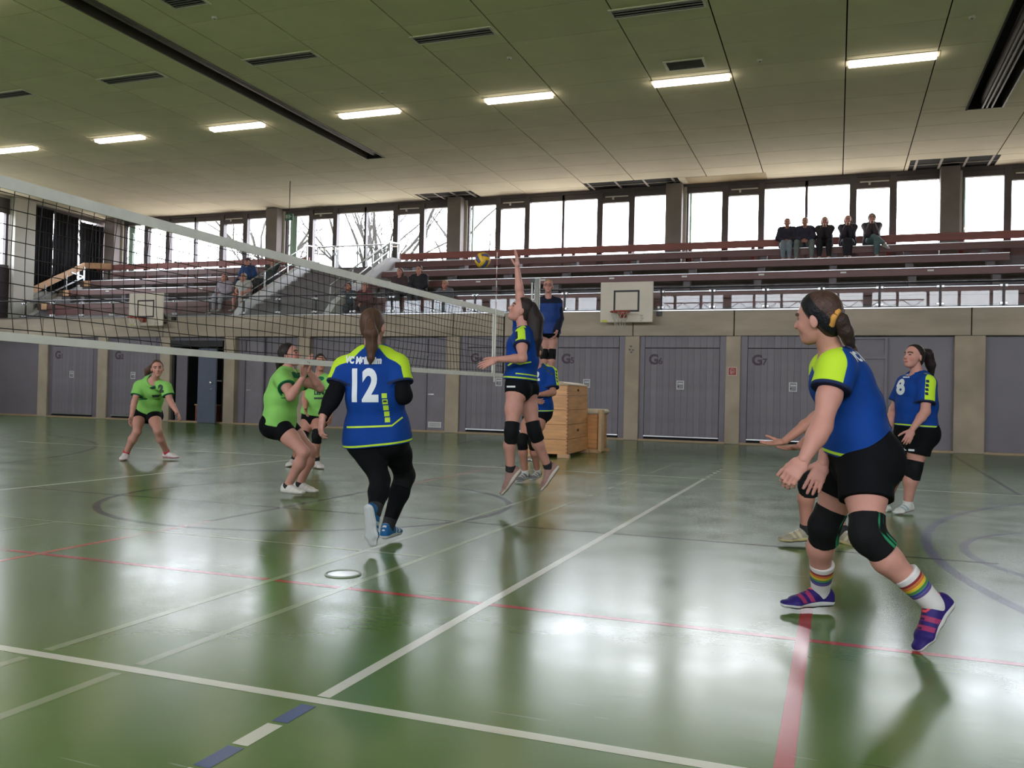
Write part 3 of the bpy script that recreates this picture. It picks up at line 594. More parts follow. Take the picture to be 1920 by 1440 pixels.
# ------------------------------------------------------------------ volleyball net
net = tag(empty('volleyball_net', (XN, 7, 1.24)), 'black volleyball net with white tapes stretched across the court', 'net')
NY0, NY1, ZT, ZB = 1.9, 11.9, 2.235, 1.28
def sag(y): s = (y-NY0)/(NY1-NY0); return -.028*math.sin(math.pi*s)
def dx(y, z):
    s = (z-ZB)/(ZT-ZB); e = math.sin(math.pi*min(1, max(0, s)))
    return e*(.035*math.sin(y*.9+1)+.02*math.sin(y*2.3))-.10*max(0, .22-s)*math.sin(y*.8+.4)
m = MB(); cm = []
ys = np.arange(NY0, NY1+.01, .1)
def P(y, s): z = ZB+.05+(ZT-.07-ZB-.05)*s+sag(y); return (XN+dx(y, z), y+.05*max(0, .25-s)*(1 if y < 8 else .2), z)
for y in ys: m.tube([P(y, s) for s in np.linspace(0, 1, 12)], .003, 4, False)
for s in np.linspace(.03, .97, 10):
    m.tube([P(y, s+.006*math.sin(y*3+s*9)) for y in ys], .003, 4, False)
o = m.build('net_cords', M('net_black', (.012, .010, .010), .8), net); o['kind'] = 'stuff'
tape = M('net_tape', (.80, .78, .74), .65, .06, 8)
def ribbon(z, h, name, n=50, amp=.0):
    m = MB(); vs = []; fs = []
    for i in range(n+1):
        y = NY0+(NY1-NY0)*i/n; x = XN+amp*math.sin(y*1.3); zz = z+sag(y)
        vs += [(x-.006, y, zz-h/2), (x+.006, y, zz-h/2), (x+.006, y, zz+h/2), (x-.006, y, zz+h/2)]
    for i in range(n):
        k = 4*i; fs += [(k+a, k+(a+1) % 4, k+4+(a+1) % 4, k+4+a) for a in range(4)]
    fs += [(0, 3, 2, 1), (4*n, 4*n+1, 4*n+2, 4*n+3)]; m.add(vs, fs, False); return m.build(name, tape, net)
ribbon(ZT-.035, .072, 'top_tape'); ribbon(ZB+.025, .052, 'bottom_tape')
m = MB(); m.tube([(XN, .95, ZT)]+[(XN, y, ZT+sag(y)-.004) for y in np.linspace(NY0, NY1, 24)]+[(XN+.1, 12.95, ZT)], .005, 6); m.build('top_cord', black_metal, net)
m = MB(); m.box((XN-.007, YF+.0-.03, ZB), (XN+.007, YF+.03, ZT)); m.build('side_tape', tape, net)
m = MB(); m.tube([(XN, NY1, ZB), (XN, NY1, ZT-.05)], .012, 6); m.build('end_cord', M('net_black2', (.015, .013, .013), .8), net)
ant = empty('net_antenna', (XN+.015, YF+.03, 1.24)); tag(ant, 'thin striped antenna rising from the net at the far sideline', 'antenna')
for k in range(8):
    m = MB(); m.tube([(XN+.015, YF+.03, 2.24+.1*k), (XN+.015, YF+.03, 2.34+.1*k)], .006, 6); m.build('band', M('antenna_white', (.65, .64, .62), .5) if k % 2 else M('antenna_red', (.35, .12, .12), .5), ant)
m = MB(); m.tube([(XN+.015, YF+.03, 1.2), (XN+.015, YF+.03, 2.24)], .012, 8); m.build('sleeve', tape, ant)
def post(x, y, label, top=2.86):
    r = tag(empty('net_post', (x, y, 0)), label, 'net post')
    m = MB(); m.tube([(x, y, 0), (x, y, top)], .045, 16); m.build('pole', M('post_alu', (.62, .63, .64), .3, .03, metal=.6), r)
    m = MB(); m.box((x-.006, y-.050, .3), (x+.006, y-.043, top-.05)); m.build('groove', M('groove_grey', (.2, .2, .2), .4), r)
    m = MB(); m.tube([(x-.085, y, .6), (x-.085, y, top)], .014, 8); m.build('tension_rod', M('rod_white', (.66, .66, .66), .35), r)
    m = MB(); m.box((x-.10, y-.03, .6), (x, y+.03, .66)); m.box((x-.10, y-.03, top-.06), (x, y+.03, top)); m.build('rod_clamp', black_metal, r)
    m = MB(); m.box((x-.06, y-.12, 1.05), (x+.06, y-.04, 1.22), .01); m.build('winch', black_metal, r)
    m = MB(); m.tube([(x, y, 0), (x, y, .03)], .09, 16); m.build('base_collar', metal, r)
post(-4.44, 13.0, 'pale metal net post in front of the referee'); post(XN, .9, 'metal net post at the near end of the net')

# ------------------------------------------------------------------ vaulting box (referee stand)
box_wood = M('box_wood', (.62, .30, .115), .4, .22, 3.5, stretch=(.5, .5, 5)); 
def vault():
    r = tag(empty('vaulting_box', (-4.55, 14.75, 0)), 'tall stacked wooden vaulting box with padded top under the referee', 'vaulting box')
    c = V3((-4.58, 14.72, 0)); a = math.radians(4); ux = V3((math.cos(a), math.sin(a), 0)); uy = V3((-math.sin(a), math.cos(a), 0)); uz = V3((0, 0, 1))
    n = 5; z = .06; hx0, hy0 = .36, .86
    for k in range(n):
        h = .245 if k < n-1 else .17; t0 = 1-.05*k/n; t1 = 1-.05*(k+1)/n; sec = None
        def fr(s, zz, q): return [c+ux*(sx*(hx0*s-q))+uy*(sy*(hy0*s-q))+uz*zz for sx, sy in ((-1, -1), (1, -1), (1, 1), (-1, 1))]
        m = MB(); m.add(fr(t0, z+.003, 0)+fr(t1, z+h-.003, 0)+fr(t0, z+.003, .025)+fr(t1, z+h-.003, .025), [(0,1,5,4), (1,2,6,5), (2,3,7,6), (3,0,4,7), (9,8,12,13), (10,9,13,14), (11,10,14,15), (8,11,15,12), (4,5,13,12), (5,6,14,13), (6,7,15,14), (7,4,12,15), (0,8,9,1), (1,9,10,2), (2,10,11,3), (3,11,8,0)])
        sec = m.build('box_section', box_wood, r)
        for q in range(4):
            m = MB(); m.obox(c+ux*(hx0*(t0+t1)/2-.004)+uy*(-hy0*(t0+t1)/2+.004)+uz*(z+.03+q*(h-.06)/3), ux*.012, uy*.012, uz*.012); m.build('finger_joint', M('joint_dark', (.28, .13, .06), .5), sec)
        if k in (1, 4):
            m = MB(); m.obox(c+ux*(hx0*t1+.001)+uz*(z+h*.55), ux*.004, uy*.07, uz*.02); m.build('hand_hole', M('hole_dark', (.05, .02, .01), .8), sec)
        z += h
    m = MB(); prof = []
    for i in range(9):
        t = math.pi*i/8; prof.append((-math.cos(t)*.355, math.sin(t)*.07))
    vs = []
    for sy in (-1, -.97, .97, 1):
        q = .93 if abs(sy) == 1 else 1
        vs += [c+ux*p[0]*q+uy*(sy*.85)+uz*(z+p[1]*q) for p in prof]
    fs = [(i+9*j, i+1+9*j, i+10+9*j, i+9+9*j) for j in range(3) for i in range(8)]+[tuple(range(8, -1, -1)), tuple(range(27, 36))]+[(9*j, 9*j+9, 9*j+17, 9*j+8) for j in range(3)]
    m.add(vs, fs, True); m.build('padded_top', M('pad_leather', (.52, .40, .27), .5, .06), r)
    for sx in (-1, 1):
        for sy in (-1, 1): m = MB(); m.obox(c+ux*sx*.30+uy*sy*.82+uz*.032, ux*.10, uy*.05, uz*.03); m.build('foot', wood_tan, r)
    return z+.07
ZBOX = vault()
_r = tag(empty('low_vaulting_box', (-4.15, 15.9, 0)), 'low wooden vaulting box half hidden behind the tall one', 'vaulting box')
_m = MB(); _m.box((-4.55, 15.68, .06), (-4.12, 16.38, .70), .01); _m.build('box_section', box_wood, _r)
_m = MB(); _m.box((-4.57, 15.63, .70), (-4.08, 16.43, .80), .035); _m.build('padded_top', M('pad_leather_pale', (.62, .54, .42), .5), _r)
_m = MB(); _m.box((-4.1, 15.63, .02), (-4.03, 15.83, .80), .01); _m.build('end_post', M('pale_ply', (.62, .42, .24), .5), _r)
for _y in (15.71, 16.33): _m = MB(); _m.box((-4.6, _y-.04, 0), (-4.05, _y+.04, .06)); _m.build('foot', wood_tan, _r)

# ------------------------------------------------------------------ ball
bc = at(905, 488, 11.55)
def ball(c, R=.105):
    r = tag(empty('volleyball', c), 'yellow and blue volleyball in the air above the net', 'ball')
    ys_, bl = M('ball_yellow', (.62, .36, .02), .45, .05), M('ball_blue', (.06, .06, .16), .45, .05)
    # 6 cube faces x 3 strips
    ax = [unit(V3(q)) for q in ((.75, -.3, .6), (.5, .85, -.15), (-.45, .42, .78))]
    ax[1] = unit(ax[1]-ax[0]*np.dot(ax[0], ax[1])); ax[2] = np.cross(ax[0], ax[1])
    for f in range(6):
        n = ax[f % 3]*(1 if f < 3 else -1); u = ax[(f+1) % 3]; v = ax[(f+2) % 3]
        for s in range(3):
            m = MB(); N = 7; vs = []; fs = []
            lo, hi = -1+2*s/3+.015, -1+2*(s+1)/3-.015
            for i in range(N):
                for j in range(N):
                    a = -1+.012+(2-.024)*i/(N-1); b = lo+(hi-lo)*j/(N-1); e = 1-.03*(max(abs(2*i/(N-1)-1), abs(2*j/(N-1)-1)) > .99)
                    p = n+u*math.tan(a*math.pi/4)+v*math.tan(b*math.pi/4); vs.append(c+unit(p)*R*e)
            for i in range(N-1):
                for j in range(N-1): k = i*N+j; fs.append((k, k+N, k+N+1, k+1) )
            m.add(vs, fs, True); m.build('ball_panel', bl if s == 1 else ys_, r)
ball(bc)
# ------------------------------------------------------------------ bare trees outside the left windows
bark = M('bark', (.028, .025, .022), .9, .2, 3)
def tree(x, y, h, seed, label, lean=0.0):
    rnd = random.Random(seed); r = tag(empty('bare_tree', (x, y, 0)), label, 'tree', 'bare trees outside the windows')
    tr = MB(); br = MB()
    def grow(p, d, L, rad, lev):
        pts = [p]; rs = [rad]; n = 4 if lev < 2 else 3; dirs = []
        for i in range(n):
            d = unit(d+V3((rnd.uniform(-1, 1), rnd.uniform(-1, 1), rnd.uniform(-.2, .5)))*(.10 if lev == 0 else .26)); p = p+d*L/n; pts.append(p); rs.append(rad*(1-.42*(i+1)/n)); dirs.append(d)
        (tr if lev == 0 else br).tube(pts, rs, 7 if lev < 2 else (5 if lev < 3 else 4), lev == 0, True)
        if lev >= 6 or rad < .009: return
        k = 3 if lev < 3 else rnd.choice((2, 3, 3))
        for q in range(k):
            i = rnd.randint(1, n) if q else n
            a = rnd.uniform(0, 2*math.pi); t = rnd.uniform(.35, .85) if q else rnd.uniform(.1, .35); dd = dirs[i-1]
            u = unit(np.cross(dd, (.3, .5, .8))); v = np.cross(dd, u)
            grow(pts[i], unit(dd*math.cos(t)+(u*math.cos(a)+v*math.sin(a))*math.sin(t)+V3((0, 0, .12))), L*rnd.uniform(.60, .82), rs[i]*rnd.uniform(.58, .8), lev+1)
    grow(V3((x, y, 0)), unit(V3((lean, 0, 1))), h*.36, h*.026, 0)
    tr.build('trunk', bark, r); br.build('branches', bark, r)
_tl = [(-47, 42, 15, 'leftmost bare tree behind the corner window'), (-38, 38, 14, 'bare tree behind the left window bay'), (-33, 44, 16, 'tall bare tree left of the stairs window'), (-27.5, 39, 15, 'bare tree behind the bay above the stairs'), (-23.2, 41, 16, 'forked bare tree behind the second window bay'), (-20.6, 38, 14, 'bare tree just right of the stair railing'), (-18.2, 42, 16, 'bare tree beside the third window column'), (-15.6, 50, 11, 'low bare tree behind the ball')]
for k, (x, y, h, lab) in enumerate(_tl): tree(x, y, h, 20+k, lab, .05*((k % 3)-1))
# ------------------------------------------------------------------ people: smooth distance-field bodies, polygonised with surface nets
RC, UC, TC = RT, UP, -FW                       # picture right, picture up, towards the viewer (world vectors)
def cdir(r, u, t): return unit(RC*r+UC*u+TC*t)
class Field:
    def __init__(s, lo, hi, h):
        s.h = h; s.lo = V3(lo)-2.5*h; s.n = np.ceil((V3(hi)+2.5*h-s.lo)/h).astype(int)+1
        s.F = np.full(tuple(s.n), 9.0, np.float32)
        s.ax = [s.lo[i]+h*np.arange(s.n[i]) for i in range(3)]
    def sub(s, lo, hi):
        i0 = np.clip(np.floor((V3(lo)-s.lo)/s.h).astype(int), 0, s.n); i1 = np.clip(np.ceil((V3(hi)-s.lo)/s.h).astype(int)+1, 0, s.n)
        if np.any(i1 <= i0): return None, None
        sl = tuple(slice(a, b) for a, b in zip(i0, i1))
        G = np.stack(np.meshgrid(*[s.ax[k][sl[k]] for k in range(3)], indexing='ij'), -1); return sl, G
    def union(s, pr, k=.02):
        lo, hi = pr.bb; m = k*1.2+3*s.h; sl, G = s.sub(lo-m, hi+m)
        if sl is None: return s
        d = pr(G); a = s.F[sl]
        if k <= 0: s.F[sl] = np.minimum(a, d)
        else:
            t = np.clip(.5+.5*(a-d)/k, 0, 1); s.F[sl] = a*(1-t)+d*t-k*t*(1-t)
        return s
    def cutp(s, p, n, lo=None, hi=None, soft=0):
        """remove everything on the +n side of the plane (inside an optional box)"""
        sl, G = s.sub(lo if lo is not None else s.lo-1, hi if hi is not None else s.lo+s.n*s.h+1)
        if sl is not None: s.F[sl] = np.maximum(s.F[sl], (G-V3(p))@V3(n))
        return s
    def cut(s, pr):
        lo, hi = pr.bb; sl, G = s.sub(lo-3*s.h, hi+3*s.h)
        if sl is not None: s.F[sl] = np.maximum(s.F[sl], -pr(G))
        return s
    def mesh(s):
        F = s.F; S = F < 0; nx, ny, nz = F.shape
        c = np.zeros((nx-1, ny-1, nz-1), np.int8)
        for a in (0, 1):
            for b in (0, 1):
                for d in (0, 1): c += S[a:nx-1+a, b:ny-1+b, d:nz-1+d]
        idx = np.argwhere((c > 0) & (c < 8)); N = len(idx)
        if N == 0: return np.zeros((0, 3)), np.zeros((0, 4), int)
        vid = np.full(c.shape, -1, np.int64); vid[tuple(idx.T)] = np.arange(N)
        cor = [(a, b, d) for a in (0, 1) for b in (0, 1) for d in (0, 1)]
        val = np.stack([F[idx[:, 0]+a, idx[:, 1]+b, idx[:, 2]+d] for a, b, d in cor], 1)
        acc = np.zeros((N, 3)); cnt = np.zeros(N)
        for i in range(8):
            for j in range(i+1, 8):
                ci, cj = np.array(cor[i]), np.array(cor[j])
                if np.abs(ci-cj).sum() != 1: continue
                fi, fj = val[:, i], val[:, j]; x = (fi < 0) != (fj < 0)
                t = np.where(x, fi/np.where(x, fi-fj, 1), 0)
                acc += np.where(x[:, None], ci+t[:, None]*(cj-ci), 0); cnt += x
        V = s.lo+s.h*(idx+acc/cnt[:, None]); Q = []
        for ax in range(3):
            o = [(1, 2), (2, 0), (0, 1)][ax]; sl0 = [slice(None)]*3; sl1 = [slice(None)]*3; sl0[ax] = slice(0, -1); sl1[ax] = slice(1, None)
            A = S[tuple(sl0)]; B = S[tuple(sl1)]; e = np.argwhere(A != B)
            ok = (e[:, o[0]] > 0) & (e[:, o[1]] > 0) & (e[:, o[0]] < F.shape[o[0]]-1) & (e[:, o[1]] < F.shape[o[1]]-1); e = e[ok]
            if not len(e): continue
            fl = A[tuple(e.T)]
            def g(a, b): q = e.copy(); q[:, o[0]] -= a; q[:, o[1]] -= b; return vid[tuple(q.T)]
            q = np.stack([g(1, 1), g(0, 1), g(0, 0), g(1, 0)], 1); q[~fl] = q[~fl][:, ::-1]; Q.append(q)
        return V, np.concatenate(Q)
class Cone:
    """tapered capsule; radii may be (side, front) pairs with a side axis -> elliptical section"""
    def __init__(s, a, b, ra, rb, side=None):
        s.a = V3(a); s.b = V3(b); s.ra = np.atleast_1d(ra).astype(float); s.rb = np.atleast_1d(rb).astype(float); s.side = side
        m = max(s.ra.max(), s.rb.max()); s.bb = (np.minimum(s.a, s.b)-m, np.maximum(s.a, s.b)+m)
    def __call__(s, G):
        ab = s.b-s.a; L = max(ab@ab, 1e-9); w = G-s.a; t = np.clip(w@ab/L, 0, 1); w = w-t[..., None]*ab
        if s.side is None:
            return (np.sqrt((w*w).sum(-1))-(s.ra[0]+(s.rb[0]-s.ra[0])*t)).astype(np.float32)
        d = unit(ab); sd = unit(V3(s.side)-d*np.dot(s.side, d)); x = w@sd; y2 = np.maximum((w*w).sum(-1)-x*x, 0)
        r1 = s.ra[0]+(s.rb[0]-s.ra[0])*t; r2 = s.ra[1]+(s.rb[1]-s.ra[1])*t
        q = np.sqrt((x/r1)**2+y2/r2**2); return ((q-1)*np.minimum(r1, r2)).astype(np.float32)
class Ell:
    def __init__(s, c, axes, r):
        s.c = V3(c); s.A = np.array([unit(a) for a in axes]); s.r = V3(r); m = s.r.max(); s.bb = (s.c-m, s.c+m)
    def __call__(s, G):
        q = (G-s.c)@s.A.T/s.r; l = np.sqrt((q*q).sum(-1)); g = np.sqrt(((q/s.r)**2).sum(-1)); return (l*(l-1)/np.maximum(g, 1e-6)).astype(np.float32)
class Cap:
    """a primitive cut off flat by planes (point, outward normal)"""
    def __init__(s, pr, *pl): s.p = pr; s.pl = pl; s.bb = pr.bb
    def __call__(s, G):
        d = s.p(G)
        for q, n in s.pl: d = np.maximum(d, ((G-V3(q))@V3(n)).astype(np.float32))
        return d
def field(prims, h, cuts=()):
    lo = np.min([p.bb[0] for p, k in prims], 0); hi = np.max([p.bb[1] for p, k in prims], 0)
    f = Field(lo, hi, h)
    for p, k in prims: f.union(p, k)
    for c in cuts:
        if isinstance(c, tuple): f.cutp(*c)
        else: f.cut(c)
    return f
def mobj(name, parts, mat, parent, attrs=None):
    """parts: list of (V, Q); attrs: {name: values}"""
    org = ORG[parent.name]; Vs = []; Qs = []; k = 0
    for V, Q in parts: Vs.append(V); Qs.append(Q+k); k += len(V)
    V = np.concatenate(Vs); Q = np.concatenate(Qs).astype(np.int32); me = bpy.data.meshes.new(name)
    me.vertices.add(len(V)); me.vertices.foreach_set('co', (V-org).astype(np.float32).ravel())
    me.loops.add(len(Q)*4); me.loops.foreach_set('vertex_index', Q.ravel()); me.polygons.add(len(Q))
    me.polygons.foreach_set('loop_start', np.arange(0, len(Q)*4, 4, dtype=np.int32)); me.update(calc_edges=True)
    me.polygons.foreach_set('use_smooth', np.ones(len(Q), bool)); me.materials.append(mat)
    for nm, fn in (attrs or {}).items():
        at_ = me.attributes.new(nm, 'FLOAT', 'POINT'); at_.data.foreach_set('value', np.asarray(fn(V), np.float32))
    o = bpy.data.objects.new(name, me); COL.objects.link(o); o.parent = parent; ORG[o.name] = org; return o
def amat(name, base, layers=(), rough=.7, var=.06, scale=14, sss=0.0, bump=0.0, bscale=60, stretch=(1, 1, 1), sheen=0.0):
    """base colour plus crisp areas where a mesh attribute is positive"""
    if name in MATS: return MATS[name]
    m = M(name, base, rough, var, scale, bump, bscale, stretch=stretch); N = m.node_tree.nodes; L = m.node_tree.links; b = N['Principled BSDF']
    src = b.inputs['Base Color'].links[0].from_socket
    for an, col in layers:
        a = N.new('ShaderNodeAttribute'); a.attribute_name = an; g = N.new('ShaderNodeMapRange'); g.inputs[1].default_value = -.0012; g.inputs[2].default_value = .0012
        x = N.new('ShaderNodeMixRGB'); x.inputs[2].default_value = (*col, 1); L.new(a.outputs['Fac'], g.inputs[0]); L.new(g.outputs[0], x.inputs[0]); L.new(src, x.inputs[1]); src = x.outputs[0]
    L.new(src, b.inputs['Base Color']); b.inputs['Specular IOR Level'].default_value = .22; b.inputs['Subsurface Weight'].default_value = sss; b.inputs['Subsurface Radius'].default_value = (.012, .005, .003); b.inputs['Sheen Weight'].default_value = sheen
    return m
SKIN = {k: amat('skin_'+k, c, [('lip', l), ('brow', (.07, .045, .035)), ('eye', (.05, .04, .035)), ('blush', tuple(np.array(c)*(1.0, .82, .80)))], .5, .05, 20) for k, c, l in
        (('fair', (.50, .245, .195), (.33, .10, .09)), ('warm', (.44, .205, .15), (.3, .09, .08)), ('pale', (.50, .25, .205), (.36, .12, .11)))}
HAIR = {k: M('hair_'+k, c, .55, .35, 30, .5, 90, spec=.25, stretch=(1, 1, .15)) for k, c in (('dark', (.02, .013, .012)), ('brown', (.075, .038, .024)), ('mid', (.09, .052, .034)), ('light', (.30, .20, .115)), ('grey', (.3, .28, .26)))}
BLUE, LIME, NAVY, WHITE = (.002, .040, .235), (.46, .68, .03), (.012, .022, .07), (.62, .66, .70)
GREEN, DGREEN = (.23, .52, .115), (.008, .13, .05)
jersey_blue = amat('jersey_blue', BLUE, [('lime', LIME), ('navy', NAVY), ('white', WHITE)], .8, .08, 10, bump=.55, bscale=6)
jersey_green = amat('jersey_green', GREEN, [('dgreen', DGREEN), ('white', (.20, .60, .22))], .8, .08, 10, bump=.55, bscale=6)
black_cloth = M('black_cloth', (.0045, .0045, .006), .85, .2, 10, .25, 7, spec=.12)
pad_mat = amat('knee_pad_black', (.004, .004, .005), [('stripe', (.02, .22, .10))], .8, .2, 20, bump=.3, bscale=40)
def polyd(V, pts):
    d = np.full(len(V), 9.)
    for a, b in zip(pts[:-1], pts[1:]):
        a = V3(a); b = V3(b); ab = b-a; t = np.clip((V-a)@ab/max(ab@ab, 1e-9), 0, 1); d = np.minimum(d, np.linalg.norm(V-a-t[:, None]*ab, axis=1))
    return d
def hand_field(w, d, pn, th, s, curl, h, spread=.06, thumb=.5):
    """w wrist, d finger direction, pn palm normal, th thumb side"""
    w = V3(w); d = unit(d); pn = unit(V3(pn)-d*np.dot(pn, d)); th_ = np.cross(pn, d); th = th_ if np.dot(th_, th) > 0 else -th_
    kn = w+d*.088*s; pr = [(Cone(w-d*.01, w+d*.03*s, (.026*s, .021*s), (.034*s, .018*s), th), .01), (Cone(w+d*.03*s, kn-d*.01*s, (.034*s, .018*s), (.039*s, .014*s), th), .012)]
    for k, (off, L) in enumerate(((.029, .070), (.0095, .079), (-.010, .073), (-.028, .057))):
        p = kn+th*off*s-d*.006*s*(k in (0, 3)); dd = unit(d+th*spread*(1.5-k)); r = .0088*s; ang = 0
        for q, fr in enumerate((.45, .31, .26)):
            ang += curl*(.7 if q == 0 else 1.0); e = p+(dd*math.cos(ang)+pn*math.sin(ang))*L*fr*s; pr.append((Cone(p, e, r, r*.92), .005)); p = e; r *= .92
    p = w+d*.022*s+th*.026*s; dd = unit(d*(1-thumb*.5)+th*(thumb+.25)+pn*.35); r = .0115*s
    for q, L in enumerate((.040, .032, .026)):
        e = p+dd*L*s; pr.append((Cone(p, e, r, r*.9), .008)); p = e; r *= .9; dd = unit(dd+d*.28+pn*.12)
    return field(pr, h).mesh()
def head_parts(c, up, fr, s, h, face=True):
    up = unit(up); fr = unit(V3(fr)-up*np.dot(fr, up)); sd = np.cross(up, fr)
    A = (sd, fr, up); P_ = lambda x, y, z: c+(sd*x+fr*y+up*z)*s
    pr = [(Ell(P_(0, -.012, .028), A, (.074*s, .094*s, .088*s)), .02), (Ell(P_(0, .028, -.035), A, (.058*s, .062*s, .075*s)), .03), (Ell(P_(0, .062, -.088), A, (.026*s, .024*s, .02*s)), .03),
          (Cone(P_(0, .085, .012), P_(0, .104, -.022), .009*s, .0135*s), .012), (Ell(P_(0, .078, .03), A, (.05*s, .014*s, .010*s)), .02),
          (Ell(P_(0, .083, -.058), A, (.023*s, .010*s, .010*s)), .008), (Ell(P_(.038, .06, -.03), A, (.02*s, .018*s, .02*s)), .02), (Ell(P_(-.038, .06, -.03), A, (.02*s, .018*s, .02*s)), .02)]
    for q in (-1, 1): pr.append((Ell(P_(q*.076, -.012, -.012), (sd*q+fr*-.3, fr, up), (.009*s, .018*s, .031*s)), .006))
    cuts = [Ell(P_(q*.031, .094, .008), A, (.013*s, .010*s, .008*s)) for q in (-1, 1)]
    f = field(pr, h, cuts)
    at_ = dict(lip=lambda V: .0235*s-np.linalg.norm(((V-P_(0, .090, -.058))@np.array(A).T)*[1, .8, 2.6], axis=1),
               brow=lambda V: .004*s-np.minimum(polyd(V, [P_(.016, .092, .030), P_(.034, .090, .036), P_(.052, .07, .028)]), polyd(V, [P_(-.016, .092, .030), P_(-.034, .090, .036), P_(-.052, .07, .028)]))+.004*s,
               eye=lambda V: .0135*s-np.minimum(*[np.linalg.norm(((V-P_(q*.031, .085, .008))@np.array(A).T)*[1, .7, 2.1], axis=1) for q in (-1, 1)]),
               blush=lambda V: .02*s-np.minimum(*[np.linalg.norm(V-P_(q*.045, .07, -.03), axis=1) for q in (-1, 1)]))
    return f, at_, (sd, fr, up), P_
def shoe_field(an, toe, up, s, h, high=.0):
    """an = ankle joint, toe = direction of the toes, up = out of the foot"""
    tf = unit(toe); up = unit(V3(up)-tf*np.dot(up, tf)); sd = np.cross(up, tf); o = V3(an)-up*.075*s
    P_ = lambda x, y, z: o+(tf*x+sd*y+up*z)*s
    pr = [(Cone(P_(-.042, 0, .022), P_(.05, 0, .022), (.034*s, .024*s), (.036*s, .024*s), sd), .01), (Cone(P_(.05, 0, .022), P_(.13, .006, .022), (.036*s, .024*s), (.046*s, .024*s), sd), .015), (Cone(P_(.13, .006, .022), P_(.185, .002, .024), (.046*s, .024*s), (.034*s, .018*s), sd), .015),
          (Cone(P_(-.035, 0, .05), P_(.03, 0, .055), (.033*s, .036*s), (.036*s, .036*s), sd), .02), (Cone(P_(.03, 0, .06), P_(.13, .004, .036), (.036*s, .034*s), (.042*s, .022*s), sd), .02), (Cone(P_(-.02, 0, .06), P_(-.005, 0, .098+high), (.034*s, .034*s), (.034*s, .036*s), sd), .02)]
    f = field(pr, h, [(P_(0, 0, 0), -up), (P_(0, 0, .105+high), up, P_(-.02, 0, .1)-.09*s, P_(-.02, 0, .1)+.09*s)])
    loc = lambda V: ((V-o)@np.array([tf, sd, up]).T)/s
    return f.mesh(), loc
PERSONS = []
def build_person(sp):
    J = {k: V3(v) for k, v in sp['J'].items()}; s = sp.get('s', 1.0); mz = sp.get('mass', 1.0); h = sp.get('h', .008); am = sp.get('arm', mz); tm = sp.get('torso', mz)
    zmin = sp.get('ground', 0.0); base = (J['Lhip']+J['Rhip'])/2; root = empty('person', (base[0], base[1], zmin)); tag(root, sp['label'], 'person', sp.get('group'))
    H = (J['Lhip']+J['Rhip'])/2; N = J['neck']; left = unit(unit(J['Lsh']-J['Rsh'])+unit(J['Lhip']-J['Rhip'])); ls = unit(J['Lsh']-J['Rsh']); lh = unit(J['Lhip']-J['Rhip'])
    tup = unit(N-H); front = unit(np.cross(left, tup)); mid = J.get('waist', H+(N-H)*.45+V3(sp.get('bend', (0, 0, 0)))); chest = J.get('chest', H+(N-H)*.74+V3(sp.get('bend', (0, 0, 0)))*.6)
    def torso(e, loose=0.0, k=.05):
        w = lambda a: a*s*tm+e
        q = loose
        return [(Cone(H-tup*.05*s, H+tup*.04*s, (w(.150), w(.108)), (w(.152), w(.110)), lh), k), (Cone(H+tup*.04*s, mid, (w(.152), w(.110)), (w(.122)+q, w(.095)+q), lh), k), (Cone(mid, chest, (w(.122)+q, w(.095)+q), (w(.140), w(.104)), left), k),
                (Cone(chest, N-tup*.05*s, (w(.140), w(.104)), (w(.115), w(.078)), ls), k), (Ell(chest+front*.075*s*tm+left*.062*s-tup*.01, (left, front, tup), (.062*s*tm+e, .052*s*tm+e, .062*s+e)), .04), (Ell(chest+front*.075*s*tm-left*.062*s-tup*.01, (left, front, tup), (.062*s*tm+e, .052*s*tm+e, .062*s+e)), .04),
                (Cone(N-tup*.055*s, J['Lsh']-tup*.01, .052*s+e, .056*s*am+e), .05), (Cone(N-tup*.055*s, J['Rsh']-tup*.01, .052*s+e, .056*s*am+e), .05)]
    def seat(e): return [(Ell(J['Lhip']-front*.045*s-tup*.035*s, (left, front, tup), (.095*s*mz+e, .095*s*mz+e, .105*s*mz+e)), .05), (Ell(J['Rhip']-front*.045*s-tup*.035*s, (left, front, tup), (.095*s*mz+e, .095*s*mz+e, .105*s*mz+e)), .05)]
    def leg(q, e, upto=None):
        hp, kn, an = J[q+'hip'], J[q+'k'], J[q+'a']; thd = unit(kn-hp); shd = unit(an-kn); bk = -unit(np.cross(left, shd))*.012*s
        cf = kn+(an-kn)*.33+bk
        return [(Cone(hp, hp+(kn-hp)*.5, .090*s*mz+e, .074*s*mz+e), .05), (Cone(hp+(kn-hp)*.5, kn, .074*s*mz+e, .052*s*mz+e), .04)], [(Cone(kn, cf, .050*s*mz+e, .054*s*mz+e), .03), (Cone(cf, an, .053*s*mz+e, .034*s*(mz*.5+.5)+e), .03)]
    def arm(q, e): 
        sh, el, wr = J[q+'sh'], J[q+'e'], J[q+'w']
        return [(Cone(sh, sh+(el-sh)*.5, .052*s*am+e, .046*s*am+e), .03), (Cone(sh+(el-sh)*.5, el, .046*s*am+e, .037*s*am+e), .03)], [(Cone(el, el+(wr-el)*.3, .037*s*am+e, .039*s*am+e), .03), (Cone(el+(wr-el)*.3, wr, .039*s*am+e, .0245*s*(am*.4+.6)+e), .02)]
    # ---- skin body
    hd = J['head']; hf, hat, hax, HP = head_parts(hd, sp['hup'], sp['hfront'], s*sp.get('hs', 1.0), sp.get('hh', h*.62))
    pr = torso(0)+seat(0); lp = {q: leg(q, 0) for q in 'LR'}; ap = {q: arm(q, 0) for q in 'LR'}
    for q in 'LR': pr += lp[q][0]+lp[q][1]+ap[q][0]+ap[q][1]
